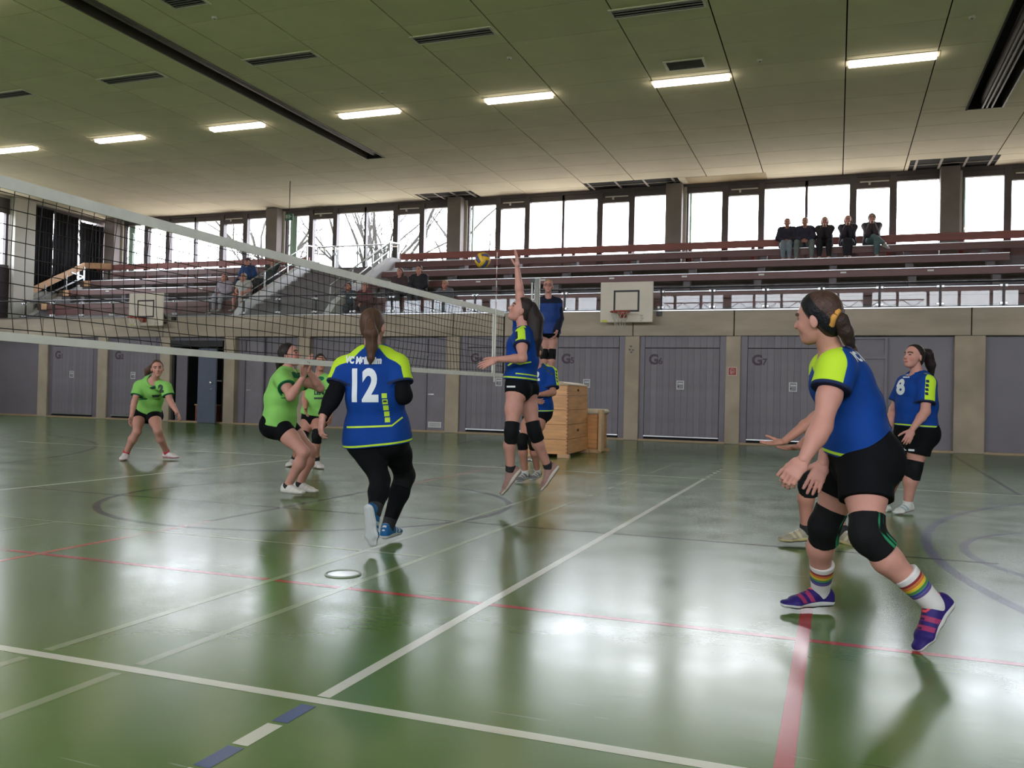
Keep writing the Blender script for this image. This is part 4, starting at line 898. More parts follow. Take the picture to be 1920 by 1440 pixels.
    pr += [(Cone(N-tup*.04*s, HP(0, -.02, -.05), .056*s*(.7+.3*mz), .050*s), .03)]
    for q in 'LR':
        if (q+'f') in J: pr.append((Cone(J[q+'a'], J[q+'a']+unit(J[q+'f'])*.1*s-unit(J.get(q+'fu', V3((0, 0, 1))))*.045*s, .032*s, .028*s), .02))
    parts = [field(pr, h).mesh(), hf.mesh()]
    for q in 'LR':
        if sp.get('hands', True) and not sp.get('no'+q+'hand'):
            hdct = sp.get(q+'hand', {}); d = V3(hdct.get('d', J[q+'w']-J[q+'e'])); pn = V3(hdct.get('pn', -left if q == 'L' else left)); th = V3(hdct.get('th', front))
            parts.append(hand_field(J[q+'w'], d, pn, th, s*.98, hdct.get('curl', .35), sp.get('hh', h*.62)*.9, hdct.get('spread', .06), hdct.get('thumb', .5)))
    body = mobj('body', parts, SKIN[sp.get('skin', 'fair')], root, hat)
    # ---- shirt
    sh = sp.get('shirt')
    if sh:
        e = sh.get('e', .016); pr = torso(e, sh.get('loose', .018)); fr_ = sh.get('sleeve', .55); cuts = []; hem = H+tup*sh.get('hem', -.09)*s
        pr += [(Cone(H-tup*.16*s, H+tup*.05*s, (.158*s*mz+e+.004, .128*s*mz+e+.008), (.155*s*mz+e, .118*s*mz+e), lh), .05)]+(seat(e*.7) if sh.get('hem', -.09) < -.06 else [])+[(Cone(J[q+'hip']-tup*.03, J[q+'hip']+tup*.06*s, .092*s*mz+e+.004, .075*s*mz+e), .05) for q in 'LR']
        ends = {}; slv = []
        for q in 'LR':
            S0, E0, W0 = J[q+'sh'], J[q+'e'], J[q+'w']
            if fr_ <= 1: en = S0+(E0-S0)*fr_; slv.append((Cap(Cone(S0, en+unit(E0-S0)*.06, .058*s*am+e, .056*s*am+e+sh.get('flare', .008)), (en, unit(E0-S0))), .03)); ends[q] = (en, unit(E0-S0))
            else:
                en = E0+(W0-E0)*(fr_-1); slv += [(Cone(S0, E0, .056*s*am+e, .044*s*am+e), .03), (Cap(Cone(E0, en+unit(W0-E0)*.05, .044*s*am+e, .032*s*am+e), (en, unit(W0-E0))), .02)]; ends[q] = (en, unit(W0-E0))
        hn = unit(-tup+front*sh.get('hemtilt', 0)+left*sh.get('hemside', 0))
        al = pr+slv; f = Field(np.min([p.bb[0] for p, k in al], 0), np.max([p.bb[1] for p, k in al], 0), h)
        for p_, k_ in pr: f.union(p_, k_)
        f.cutp(hem, hn)
        for p_, k_ in slv: f.union(p_, k_)
        f.cut(Cone(N+tup*.0, HP(0, 0, -.05), .062*s*(.7+.3*mz), .07*s)); f.cut(Ell(N+front*.06*s+tup*.01, (left, front, tup), (.06*s, .06*s, .05*s)))
        V, Q = f.mesh()
        sty = sh.get('style', 'plain'); attrs = {}
        if sty == 'blue':
            def lime(V):
                d = np.full(len(V), 9.)
                for q in 'LR':
                    out = unit(unit(J[q+'sh']-N)*.8+tup*.55); o2 = unit(out-ends[q][1]*np.dot(out, ends[q][1])); r = .056*s*am+e
                    d = np.minimum(d, polyd(V, [N+unit(J[q+'sh']-N)*.055*s+tup*.012*s+front*sh.get('limef', 0), J[q+'sh']+out*(r-.004)+front*sh.get('limef', 0), ends[q][0]+o2*r+front*sh.get('limef', 0)])-sh.get('limew', .052)*s)
                hd_ = np.abs((V-hem)@(-hn)-.016*s)-.0065*s
                hd2 = np.abs((V-hem)@(-hn)-.050*s+.0*s)-.0055*s; bk = (V-H)@front; hd2 = np.where((bk < .02) & (V@left-H@left > -.10*s) if sh.get('second', True) else False, hd2, 9)
                return -np.minimum(np.minimum(d, hd_), hd2)
            def navy(V):
                d = np.full(len(V), 9.)
                for q in 'LR': x_ = V-ends[q][0]; ra_ = np.linalg.norm(x_-(x_@ends[q][1])[:, None]*ends[q][1], axis=1); d = np.minimum(d, np.where(ra_ < .056*s*am+e+.03, np.abs((V-ends[q][0])@(-ends[q][1])-.006)-.009*s, 9))
                for q in 'LR':
                    out = unit(unit(J[q+'sh']-N)*.8+tup*.55); o2 = unit(out-ends[q][1]*np.dot(out, ends[q][1])); r = .056*s*am+e; a = J[q+'sh']+out*(r-.004)+front*(.012+sh.get('limef', 0)); b = ends[q][0]+o2*r+front*(.012+sh.get('limef', 0))
                    for k in range(4 if sh.get('squares', True) else 0):
                        c = a+(b-a)*(.02+.20*k)+front*.022*s; ux = unit(b-a); x = V-c; d = np.minimum(d, np.maximum(np.abs(x@ux)-.014*s, np.abs(x@front)-.012*s)+np.where(np.linalg.norm(x, axis=1) > .05, 1, 0))
                nk = np.linalg.norm(V-(N+tup*.01), axis=1); d = np.minimum(d, np.where(nk < .11*s, nk-.074*s, 9))
                return -d
            attrs = dict(lime=lime, navy=navy, white=lambda V: np.full(len(V), -1.)); mt = jersey_blue
        elif sty == 'green':
            def dg(V):
                d = np.full(len(V), 9.)
                for q in 'LR': d = np.minimum(d, np.where(np.linalg.norm(V-ends[q][0], axis=1) < .15, np.abs((V-ends[q][0])@(-ends[q][1])-.004)-.006*s, 9))
                p0 = chest+tup*.085*s+front*.10*s
                d = np.minimum(d, polyd(V, [p0+left*.10*s+tup*.02, p0, p0-left*.10*s+tup*.02])-.032*s)
                for q in (-1, 1):
                    a = mid+left*q*.15*s*mz+tup*.09*s+front*.02; d = np.minimum(d, polyd(V, [a, a-tup*.07*s+front*.03, a-tup*.17*s+front*.05])-.03*s*np.clip(1-((a-tup*.0)-V)@tup*4, .2, 1))
                nk = np.linalg.norm(V-(N+tup*.01), axis=1); d = np.minimum(d, np.where(nk < .11*s, nk-.074*s, 9)); return -d
            attrs = dict(dgreen=dg, white=lambda V: np.full(len(V), -1.)); mt = jersey_green
        elif sty == 'jacket':
            attrs = dict(navy=lambda V: np.maximum(np.maximum.reduce([.075-polyd(V, [J[q+'sh']+tup*.03, J[q+'e'], J[q+'w']]) for q in 'LR']), (V-chest)@tup-.045*s), white=lambda V: .016-np.linalg.norm(V-(chest+front*.12*s+left*.07*s+tup*.03), axis=1)); mt = amat('jacket_blue', (.014, .045, .20), [('navy', (.008, .011, .03)), ('white', (.35, .35, .4))], .6, .1)
        else: mt = M('cloth_'+sh['name'], sh['col'], .8, .15, 12, .15, 10)
        shirt = mobj(sh.get('part', 'jersey'), [(V, Q)], mt, root, attrs); sp['_shirt'] = shirt
        sp['_fr'] = dict(N=N, H=H, chest=chest, mid=mid, front=front, left=left, tup=tup, s=s)
        for q in 'LR':
            if sp.get('undersleeve'):
                c = sp['undersleeve']; S0, E0, W0 = J[q+'sh'], J[q+'e'], J[q+'w']; a = S0+(E0-S0)*.35; pr = [(Cone(a, E0, .056*s*am, .050*s*am), .03), (Cone(E0, E0+(W0-E0)*.3, .050*s*am, .047*s*am), .03), (Cone(E0+(W0-E0)*.3, W0, .047*s*am, .034*s*am), .03)]
                f = field(pr, h, [(W0-unit(W0-E0)*.01, unit(W0-E0), W0-.08, W0+.08)]); mobj('sleeve', [f.mesh()], black_cloth, root)
    # ---- shorts or trousers
    so = sp.get('shorts')
    if so:
        e = so.get('e', .010); L_ = so.get('len', .45); pr = [(Cone(H-tup*.05*s, H+tup*.03*s, (.150*s*mz+e, .108*s*mz+e), (.150*s*mz+e, .108*s*mz+e), lh), .05), (Cone(H+tup*.03*s, H+tup*.14*s, (.150*s*mz+e, .108*s*mz+e), (.13*s*mz+e, .1*s*mz+e), lh), .05)]+seat(e); f_cuts = []
        for q in 'LR':
            a, b = leg(q, e); hp, kn, an = J[q+'hip'], J[q+'k'], J[q+'a']
            if L_ <= 1:
                en = hp+(kn-hp)*L_; d = unit(kn-hp); pr.append((Cap(Cone(hp, en+d*.05, .092*s*mz+e, (.088-.026*L_)*s*mz+e+so.get('flare', 0)), (en, d)), .03))
            else:
                en = kn+(an-kn)*(L_-1); d = unit(an-kn); pr += a+[(Cap(p_, (en, d)), k_) for p_, k_ in b]
        f = field(pr, h)
        mobj(so.get('part', 'shorts'), [f.mesh()], so.get('mat', black_cloth), root)
    # ---- knee pads, socks, shoes
    for q in 'LR':
        hp, kn, an = J[q+'hip'], J[q+'k'], J[q+'a']; td = unit(kn-hp); sd_ = unit(an-kn); kf = unit(unit(td-sd_)+front*.15)
        if sp.get('pads') and q in sp['pads']:
            e = .010; a = kn-td*.085*s; b = kn+sd_*.095*s
            pr = [(Cone(a-td*.03, kn, .060*s*mz+e, .054*s*mz+e), .02), (Cone(kn, b+sd_*.03, .054*s*mz+e, .053*s*mz+e), .02), (Ell(kn+kf*.026*s, (np.cross(sd_, kf), kf, unit(sd_-td*-1)), (.048*s*mz, .042*s*mz, .085*s)), .02)]
            f = field(pr, h*.8); f.cutp(a, -td, a-.14-td*.12, a+.14-td*.12); f.cutp(b, sd_, b-.14+sd_*.12, b+.14+sd_*.12)
            sdv = unit(np.cross(td, kf)); sgn = 1 if np.dot(sdv, TC) > 0 else -1; back = -kf
            st = (lambda V, kn=kn, td=td, sd_=sd_, sdv=sdv, sgn=sgn, back=back: .0075-np.minimum(polyd(V, [kn-td*.09+sdv*sgn*.066+back*.012, kn+sdv*sgn*.066+back*.005, kn+sd_*.1+sdv*sgn*.066+back*.012]), polyd(V, [kn-td*.09+sdv*sgn*.058+back*.036, kn+sdv*sgn*.058+back*.028, kn+sd_*.1+sdv*sgn*.058+back*.036]))) if sp.get('padstripe') else (lambda V: np.full(len(V), -1.))
            mobj('knee_pad', [f.mesh()], pad_mat, root, dict(stripe=st))
        if (q+'f') in J and sp.get('shoes'):
            k = sp['shoes']; up = J.get(q+'fu', V3((0, 0, 1)))
            if sp.get('sock'):
                c = sp['sock']; top = an-sd_*c['h']*s; d = sd_
                f = field([(Cone(top-d*.02, an, .034*s*(mz*.5+.5)+(.053*s*mz-.034*s*(mz*.5+.5))*min(1, (c['h']*s+.02)/max(.05, np.linalg.norm(an-kn)*.67))+.008, .034*s*(mz*.5+.5)+.007), .01), (Cone(an, an-unit(up)*.03*s, .036*s, .034*s), .02)], h*.8); f.cutp(top, -d, top-.09-d*.06, top+.09-d*.06)
                at_ = {}
                if c.get('rainbow'):
                    for i, nm in enumerate(('r1', 'r2', 'r3', 'r4', 'r5', 'r6')): at_[nm] = (lambda V, i=i: .0062*s-np.abs((V-top)@d-(.032+.0125*i)*s))
                mobj('sock', [f.mesh()], c['mat'], root, at_)
            (V, Q), loc = shoe_field(an, J[q+'f'], up, s*k.get('s', 1.0), min(h*.8, .006), k.get('high', 0))
            mobj('shoe', [(V, Q)], k['mat'], root, dict(sole=lambda V: k.get('soleh', .027)+.010*np.sin(loc(V)[:, 0]*26+1)*.5-loc(V)[:, 2], outsole=lambda V: .010-loc(V)[:, 2], panel=lambda V: .012-np.abs(np.abs(loc(V)[:, 0]*1.0-.06-loc(V)[:, 2]*.5)-.022)+np.where(loc(V)[:, 2] < .03, -1, 0), collar=lambda V: loc(V)[:, 2]-.088, laces=lambda V: np.minimum(.014-np.abs(loc(V)[:, 1]), np.minimum(loc(V)[:, 2]-.058, np.sin(loc(V)[:, 0]*330)*.01))))
    # ---- hair
    hr = sp.get('hair')
    if hr:
        sd, fr, up = hax; hsz = s*sp.get('hs', 1.0); hh_ = sp.get('hh', h*.62); pr = [(Ell(HP(0, -.016, .032), hax, (.082*hsz, .100*hsz, .094*hsz)), .01), (Ell(HP(0, -.05, -.03), hax, (.062*hsz, .055*hsz, .065*hsz)), .03)]
        n = unit(fr*.86-up*.52); f = None
        if hr.get('long'):
            L_ = hr['long']; pr += [(Cone(HP(q*.066, -.022, .01), HP(q*.08, -.02, -L_), .026*hsz, .03*hsz), .03) for q in (-1, 1)]+[(Cone(HP(0, -.08, -.02), HP(0, -.085, -L_), (.075*hsz, .03*hsz), (.085*hsz, .03*hsz), sd), .03)]
        f = field(pr, hh_)
        f.cutp(HP(0, hr.get('line', .048), .075), n); 
        if not hr.get('long'): f.cutp(HP(0, .012, -.02), unit(fr*.9-up*.35), HP(0, .05, -.04)-.085*hsz, HP(0, .05, -.04)+.085*hsz)
        VQ = [f.mesh()]; att = {}
        if hr.get('band'): att = dict(band=lambda V: hr['band']-np.abs((V-HP(0, .02, .075))@unit(fr*.80-up*.60)+.002))
        hair = mobj('hair', VQ, hr.get('mat', HAIR[hr.get('col', 'dark')]), root, att)
        if hr.get('tail'):
            pts = [V3(p) for p in hr['tail']]; rs = hr['tailr']; pr = [(Cone(a, b, r0, r1), .015) for a, b, r0, r1 in zip(pts[:-1], pts[1:], rs[:-1], rs[1:])]
            tl = mobj('ponytail', [field(pr, hh_).mesh()], hr.get('mat', HAIR[hr.get('col', 'dark')]), hair)
            if hr.get('tie'):
                c = pts[0]+(pts[1]-pts[0])*hr.get('tiepos', .1); d = unit(pts[1]-pts[0]); u = unit(np.cross(d, (0.2, .3, 1))); v = np.cross(d, u); m = MB(); m.tube([c+(u*math.cos(t)+v*math.sin(t))*hr.get('tier', .022)*(1+.12*math.sin(7*t)) for t in np.linspace(0, 2*math.pi, 25)], hr.get('tiew', .01), 8, False); m.build('hair_tie', hr['tie'], tl)
    PERSONS.append((sp, J)); sp['root'] = root; sp['HP'] = HP; return root
def decal(target, name, shape, origin, right, up, mat, off=.003, maxlen=.012, parent=None):
    """drape flat lettering or a flat patch over a garment: cast it along the inward normal"""
    me = target.data; org = ORG[target.name]; vs = np.empty(len(me.vertices)*3, np.float32); me.vertices.foreach_get('co', vs); vs = vs.reshape(-1, 3)
    bv = getattr(decal, 'cache', {}).get(target.name)
    if bv is None: bv = BVHTree.FromPolygons([tuple(v) for v in vs], [tuple(p.vertices) for p in me.polygons]); decal.cache = {**getattr(decal, 'cache', {}), target.name: bv}
    import bmesh
    right = unit(right); up = unit(V3(up)-right*np.dot(up, right)); nrm = np.cross(right, up)
    bm = bmesh.new(); vv = [bm.verts.new((v[0], v[1], 0)) for v in shape[0]]
    for f in shape[1]:
        try: bm.faces.new([vv[i] for i in f])
        except ValueError: pass
    for it in range(6):
        es = [e for e in bm.edges if e.calc_length() > maxlen]
        if not es: break
        bmesh.ops.triangulate(bm, faces=bm.faces[:]); es = [e for e in bm.edges if e.calc_length() > maxlen]; bmesh.ops.subdivide_edges(bm, edges=es, cuts=1)
    bmesh.ops.triangulate(bm, faces=bm.faces[:]); bm.verts.index_update()
    out = {}; 
    for v in bm.verts:
        p = V3(origin)+right*v.co.x+up*v.co.y+nrm*.35-org; hit = bv.ray_cast(Vector(p), Vector(-nrm), .7)
        if hit[0] is not None: out[v.index] = np.array(hit[0])+nrm*off
    m = MB(); ids = {}; L_ = []
    for k, p in out.items(): ids[k] = len(L_); L_.append(p+org)
    fs = [tuple(ids[v.index] for v in f.verts) for f in bm.faces if all(v.index in ids for v in f.verts)]; bm.free()
    if not fs: return None
    m.add(L_, fs, True); return m.build(name, mat, parent or target)
def rect(w, h, x=0, y=0): return [(x-w/2, y-h/2, 0), (x+w/2, y-h/2, 0), (x+w/2, y+h/2, 0), (x-w/2, y+h/2, 0)], [(0, 1, 2, 3)]
def textc(s_, size, bold=0.0, arch=0.0, narrow=1.0):
    v, f = text_mesh(s_, size, bold); w_ = max(a[0] for a in v); 
    return [((a[0]-w_/2)*narrow, a[1]+arch*(1-((a[0]-w_/2)/(w_/2))**2), 0) for a in v], f
def px(x, y, d): return at(x, y, d)
# ------------------------------------------------------------------ the players, posed joint by joint
def Jpx(d): return {k: (px(*v) if not isinstance(v, np.ndarray) else v) for k, v in d.items()}
sock_white = M('sock_white', (.60, .58, .57), .85, .05)
sock_black = M('sock_black', (.012, .012, .014), .85, .1)
sock_rainbow = amat('sock_rainbow', (.60, .58, .57), [('r1', (.25, .03, .03)), ('r2', (.55, .16, .03)), ('r3', (.60, .42, .02)), ('r4', (.06, .22, .05)), ('r5', (.03, .06, .22)), ('r6', (.10, .06, .22))], .85, .04)
def shoe_mat(name, up, sole, out, panel, collar, laces=(.6, .6, .6)): return amat(name, up, [('panel', panel), ('collar', collar), ('laces', laces), ('sole', sole), ('outsole', out)], .55, .08)
num_white = M('print_white', (.66, .70, .74), .6, .03); num_navy = M('print_navy', (.01, .03, .02), .6, .05)
lime_print = M('print_lime', LIME, .6, .03)
def number_back(sp, txt, size, dy, **kw):
    q = sp['_fr']; o = q['chest']+q['tup']*dy-q['front']*.1; return decal(sp['_shirt'], 'number', textc(txt, size, kw.get('bold', .012), 0, kw.get('narrow', .82)), o, kw.get('right', -q['left']*-1), q['tup'], num_white)

# 1. player 12, seen from behind
P12 = dict(label='player in blue jersey number 12 with black leggings, seen from behind', s=.97, mass=1.14, arm=1.08, h=.0075, hh=.005, skin='fair', hup=cdir(.0, 1, .0), hfront=cdir(.22, .05, -1),
  J=Jpx(dict(head=(699, 612, 5.74), neck=(700, 657, 5.74), Lsh=(647, 690, 5.75), Rsh=(745, 686, 5.72), Le=(626, 742, 5.68), Lw=(605, 782, 5.58), Re=(757, 742, 5.66), Rw=(735, 735, 5.92),
    Lhip=(682, 815, 5.78), Rhip=(733, 812, 5.78), Lk=(713, 900, 5.72), La=(702, 962, 5.54), Rk=(759, 892, 6.02), Ra=(727, 988, 5.90))),
  bend=TC*.01, shirt=dict(style='blue', sleeve=.62, hem=-.07, e=.018, loose=.03, hemside=-.06, limew=.062, limef=-.02, second=False), undersleeve=1, shorts=dict(len=2.0, e=.006, part='leggings'), pads='R',
  sock=dict(h=.06, mat=sock_black), shoes=dict(s=1.03, mat=shoe_mat('shoe_blue', (.01, .10, .26), (.55, .56, .56), (.42, .44, .44), (.40, .48, .52), (.02, .12, .3))),
  Lhand=dict(d=cdir(-.15, -1, .1), pn=cdir(.8, 0, -.5), th=cdir(.5, -.2, -.8), curl=.55), Rhand=dict(curl=.5))
P12['J']['Lf'] = cdir(.12, -1, -.05); P12['J']['Lfu'] = cdir(.55, .0, -1); P12['J']['Rf'] = cdir(.30, -.02, -1); P12['J']['Rfu'] = V3((0, 0, 1))
P12['hair'] = dict(col='brown', tail=[px(694, 603, 5.62), px(696, 625, 5.57), px(697, 650, 5.58), px(695, 672, 5.57), px(694, 682, 5.57)], tailr=[.03, .043, .036, .022, .008], tie=M('hair_tie_dark', (.10, .05, .04), .6), tier=.026, tiew=.006, line=.05)
build_person(P12)
q = P12['_fr']; back_r = q['left']*-1
decal(P12['_shirt'], 'number', textc('12', .285, .011, 0, .74), px(679, 751, 5.6), RC, UC, num_white)
decal(P12['_shirt'], 'club_name', textc('VC Müllheim', .062, .0035, -.006, .74), px(679, 680, 5.6), RC+UC*-.03, UC, num_white)
for k in range(5):
    decal(P12['_shirt'], 'lime_square', rect(.032, .031), px(720.5+1.2*k, 742+11.4*k, 5.6), RC+UC*.04, UC, lime_print)
    if k == 1: decal(P12['_shirt'], 'square_mark', rect(.022, .012), px(721.5, 752.5, 5.6), RC, UC, num_navy, .0045)
m_ = [(-.27, 0), (.05, .008), (.10, .05)]
decal(P12['_shirt'], 'lime_stripe', ([(-.26, -.006, 0), (.04, -.006, 0), (.04, .006, 0), (-.26, .006, 0), (.105, .045, 0), (.10, .054, 0)], [(0, 1, 2, 3), (1, 4, 5, 2)]), px(722, 799, 5.6), RC+UC*.04, UC, lime_print)

# 2. front right player, knees bent
PF = dict(label='player in blue jersey with rainbow striped socks and black headband at the right', s=1.0, mass=1.10, torso=.97, arm=1.05, h=.0065, hh=.0042, skin='fair', hs=.98, hup=cdir(-.12, 1, .0), hfront=cdir(-1, .04, -.95),
  J=Jpx(dict(head=(1534, 597, 3.86), neck=(1562, 664, 3.90), Lsh=(1568, 688, 3.74), Rsh=(1552, 690, 4.06), Le=(1541, 800, 3.66), Lw=(1507, 862, 3.62), Re=(1562, 806, 4.02), Rw=(1543, 868, 3.90),
    Lhip=(1620, 852, 3.80), Rhip=(1606, 852, 4.03), Lk=(1627, 1003, 3.66), La=(1750, 1132, 3.64), Rk=(1546, 985, 4.08), Ra=(1538, 1108, 4.26))),
  bend=cdir(1, .1, 0)*.015, shirt=dict(style='blue', sleeve=.40, hem=.01, hemtilt=.28, e=.016, loose=.02, flare=.016, limew=.078, limef=.03, second=False, squares=False), shorts=dict(len=.58, e=.014, flare=.016), pads='LR', padstripe=True,
  sock=dict(h=.17, mat=sock_rainbow, rainbow=True), shoes=dict(s=1.0, mat=shoe_mat('shoe_purple', (.022, .012, .12), (.60, .60, .60), (.02, .02, .03), (.28, .03, .10), (.62, .06, .08), (.03, .01, .05))),
  Lhand=dict(d=cdir(-.62, -.75, .05), pn=cdir(.45, -.35, -.8), th=cdir(-.6, .6, -.3), curl=.62, spread=.01, thumb=.15), Rhand=dict(d=cdir(-.42, -.9, .1), pn=cdir(-.3, .2, 1), th=cdir(-.8, .5, 0), curl=.28))
PF['J'].update(Lf=cdir(-.66, -.72, .22), Lfu=cdir(-.62, .62, .05), Rf=cdir(-1, -.02, .12), Rfu=V3((0, 0, 1)))
PF['hair'] = dict(mat=amat('hair_brown_band', (.06, .032, .024), [('band', (.006, .006, .008))], .42, .35, 30, bump=.5, bscale=90), band=.028, line=.055, tail=[px(1562, 597, 3.80), px(1577, 602, 3.78), px(1586, 622, 3.78), px(1592, 638, 3.79), px(1601, 650, 3.80)], tailr=[.022, .033, .030, .022, .008], tie=M('scrunchie_orange', (.55, .26, .05), .8, .15, 40), tiepos=.35, tier=.036, tiew=.014)
build_person(PF)
q = PF['_fr']
decal(PF['_shirt'], 'number', textc('1', .36, .014, 0, .9), q['chest']-q['tup']*.25-q['front']*.1+q['left']*.02, -q['left'], q['tup'], num_white)
decal(PF['_shirt'], 'club_name', textc('VC Müllheim', .066, .0035, 0, .85), q['chest']+q['tup']*.06-q['front']*.1, -q['left'], q['tup'], num_white)
decal(PF['_shirt'], 'lime_stripe', rect(.10, .016), q['H']+q['tup']*.035+q['left']*.2-q['front']*.10, -q['front'], q['tup'], lime_print)

# 3. player behind her, mostly hidden, arms held out low
PB = dict(label='crouching player hidden behind the right front player, forearms reaching out', s=1.0, mass=1.0, h=.009, hh=.006, skin='warm', hup=cdir(-.1, 1, 0), hfront=cdir(-1, .1, .1),
  J=Jpx(dict(head=(1578, 668, 6.25), neck=(1590, 708, 6.28), Lsh=(1582, 728, 6.12), Rsh=(1575, 728, 6.46), Le=(1527, 785, 6.05), Lw=(1470, 828, 6.0), Re=(1540, 800, 6.5), Rw=(1497, 838, 6.35),
    Lhip=(1606, 868, 6.2), Rhip=(1600, 868, 6.42), Lk=(1517, 905, 6.15), La=(1511, 995, 6.22), Rk=(1560, 915, 6.5), Ra=(1580, 1000, 6.36))),
  shirt=dict(style='blue', sleeve=.6, hem=-.05), shorts=dict(len=.42), pads='LR', sock=dict(h=.05, mat=sock_black),
  shoes=dict(s=1.0, mat=shoe_mat('shoe_gold', (.30, .27, .20), (.55, .45, .22), (.10, .09, .07), (.46, .40, .26), (.36, .33, .26))), Lhand=dict(d=cdir(-1, -.12, .1), pn=cdir(.05, 1, .2), th=cdir(0, 0, -1), curl=.12), Rhand=dict(d=cdir(-1, -.1, .1), pn=cdir(0, 1, .2), th=cdir(0, 0, 1), curl=.15), hair=dict(col='brown'))
PB['J'].update(Lf=cdir(-1, -.02, .1), Rf=cdir(.35, -.05, .6), Lfu=V3((0, 0, 1)), Rfu=V3((0, 0, 1)))
build_person(PB)

# 4. player number 8 at the right
P8 = dict(label='player in blue jersey number 8 with dark ponytail standing at the far right', s=.97, mass=1.20, arm=1.1, h=.0085, hh=.0055, skin='fair', hup=cdir(.12, 1, -.05), hfront=cdir(-1, .12, .42),
  J=Jpx(dict(head=(1713, 669, 8.17), neck=(1722, 704, 8.2), Lsh=(1738, 719, 8.03), Rsh=(1698, 719, 8.36), Le=(1735, 772, 7.96), Lw=(1710, 806, 7.9), Re=(1676, 768, 8.40), Rw=(1666, 806, 8.22),
    Lhip=(1729, 806, 8.1), Rhip=(1703, 806, 8.3), Lk=(1713, 880, 8.1), La=(1702, 945, 8.14), Rk=(1682, 880, 8.28), Ra=(1664, 940, 8.42))),
  shirt=dict(style='blue', sleeve=.72, hem=.03, e=.02, loose=.035, second=False, limew=.05), shorts=dict(len=.62, e=.016, flare=.012), pads='LR',
  sock=dict(h=.03, mat=sock_white), shoes=dict(s=.97, mat=shoe_mat('shoe_white', (.62, .62, .60), (.60, .58, .56), (.42, .12, .07), (.30, .42, .46), (.55, .55, .55))),
  Lhand=dict(d=cdir(-.45, -.9, .1), pn=cdir(.3, 0, -1), th=cdir(-.9, .3, 0), curl=.45), Rhand=dict(curl=.4))
P8['J'].update(Lf=cdir(-.85, -.1, .45), Rf=cdir(-.5, -.1, .8), Lfu=V3((0, 0, 1)), Rfu=V3((0, 0, 1)))
P8['hair'] = dict(col='dark', line=.03, tail=[px(1728, 658, 8.22), px(1739, 664, 8.26), px(1745, 684, 8.28), px(1747, 705, 8.3)], tailr=[.03, .05, .045, .02])
build_person(P8)
q = P8['_fr']; fr8 = unit(q['front']+TC*.25)
decal(P8['_shirt'], 'number', textc('8', .20, .010, 0, .9), px(1679, 735, 8.0), cdir(.8, .22, .6), cdir(.25, 1, .1), num_white)
decal(P8['_shirt'], 'maker_mark', ([(-.03, 0, 0), (.03, 0, 0), (.03, .012, 0), (-.03, .012, 0), (-.012, .022, 0), (.01, .022, 0), (.02, .04, 0)], [(0, 1, 2, 3), (4, 5, 6)]), px(1697, 708, 8.0), cdir(1, 0, .5), UC, num_white)
P8s = [o for o in P8['root'].children if o.name.startswith('shorts')][0]
decal(P8s, 'shorts_print', rect(.085, .018), px(1716, 846, 7.9), RC, UC, num_white)

# 5. the jumping player
PJ_ = dict(label='jumping player in blue jersey with long dark hair and one arm stretched up', s=1.0, mass=.96, arm=.95, h=.008, hh=.0052, skin='fair', hup=cdir(.42, 1, 0), hfront=cdir(-1, .42, .02),
  J=Jpx(dict(head=(977, 582, 7.80), neck=(984, 618, 7.80), Lsh=(977, 630, 7.64), Rsh=(977, 616, 7.98), Le=(980, 672, 7.50), Lw=(930, 674, 7.45), Re=(975, 556, 8.0), Rw=(970, 503, 7.98),
    Lhip=(967, 722, 7.68), Rhip=(983, 722, 7.88), Lk=(959, 810, 7.58), La=(957, 884, 7.66), Rk=(1002, 808, 7.82), Ra=(1029, 878, 7.94))),
  shirt=dict(style='blue', sleeve=.45, hem=.04, e=.018, loose=.03, limew=.045), shorts=dict(len=.18, e=.006), pads='LR', sock=dict(h=.055, mat=sock_black),
  shoes=dict(s=1.06, mat=shoe_mat('shoe_rose', (.30, .17, .15), (.58, .52, .46), (.34, .24, .22), (.30, .17, .15), (.28, .15, .14), (.34, .2, .18)), soleh=.03),
  Lhand=dict(d=cdir(-1, -.42, .05), pn=cdir(.1, -.6, -.8), th=cdir(-.3, .5, .5), curl=.08), Rhand=dict(d=cdir(-.05, 1, .05), pn=cdir(-1, 0, .2), th=cdir(-.3, .2, -1), curl=.1))
PJ_['J'].update(Lf=cdir(-.62, -.8, .25), Lfu=cdir(-.8, .6, .0), Rf=cdir(-.62, -.82, .25), Rfu=cdir(-.8, .6, .0))
PJ_['hair'] = dict(col='dark', line=.035, tail=[px(996, 578, 7.8), px(1004, 600, 7.78), px(1003, 635, 7.76), px(1000, 665, 7.76), px(995, 685, 7.77)], tailr=[.06, .075, .066, .05, .014])
build_person(PJ_)
q = PJ_['_fr']
_js = [o for o in PJ_['root'].children if o.name.startswith('shorts')][0]
decal(_js, 'shorts_print', rect(.075, .015), px(958, 725, 7.5), RC, UC, num_white)
decal(PJ_['_shirt'], 'lime_stripe', ([(-.10, .01, 0), (-.06, .035, 0), (.0, .02, 0), (.10, .04, 0), (.10, .052, 0), (.0, .033, 0), (-.065, .05, 0), (-.11, .02, 0)], [(0, 1, 6, 7), (1, 2, 5, 6), (2, 3, 4, 5)]), px(975, 688, 7.5), RC, UC, lime_print)

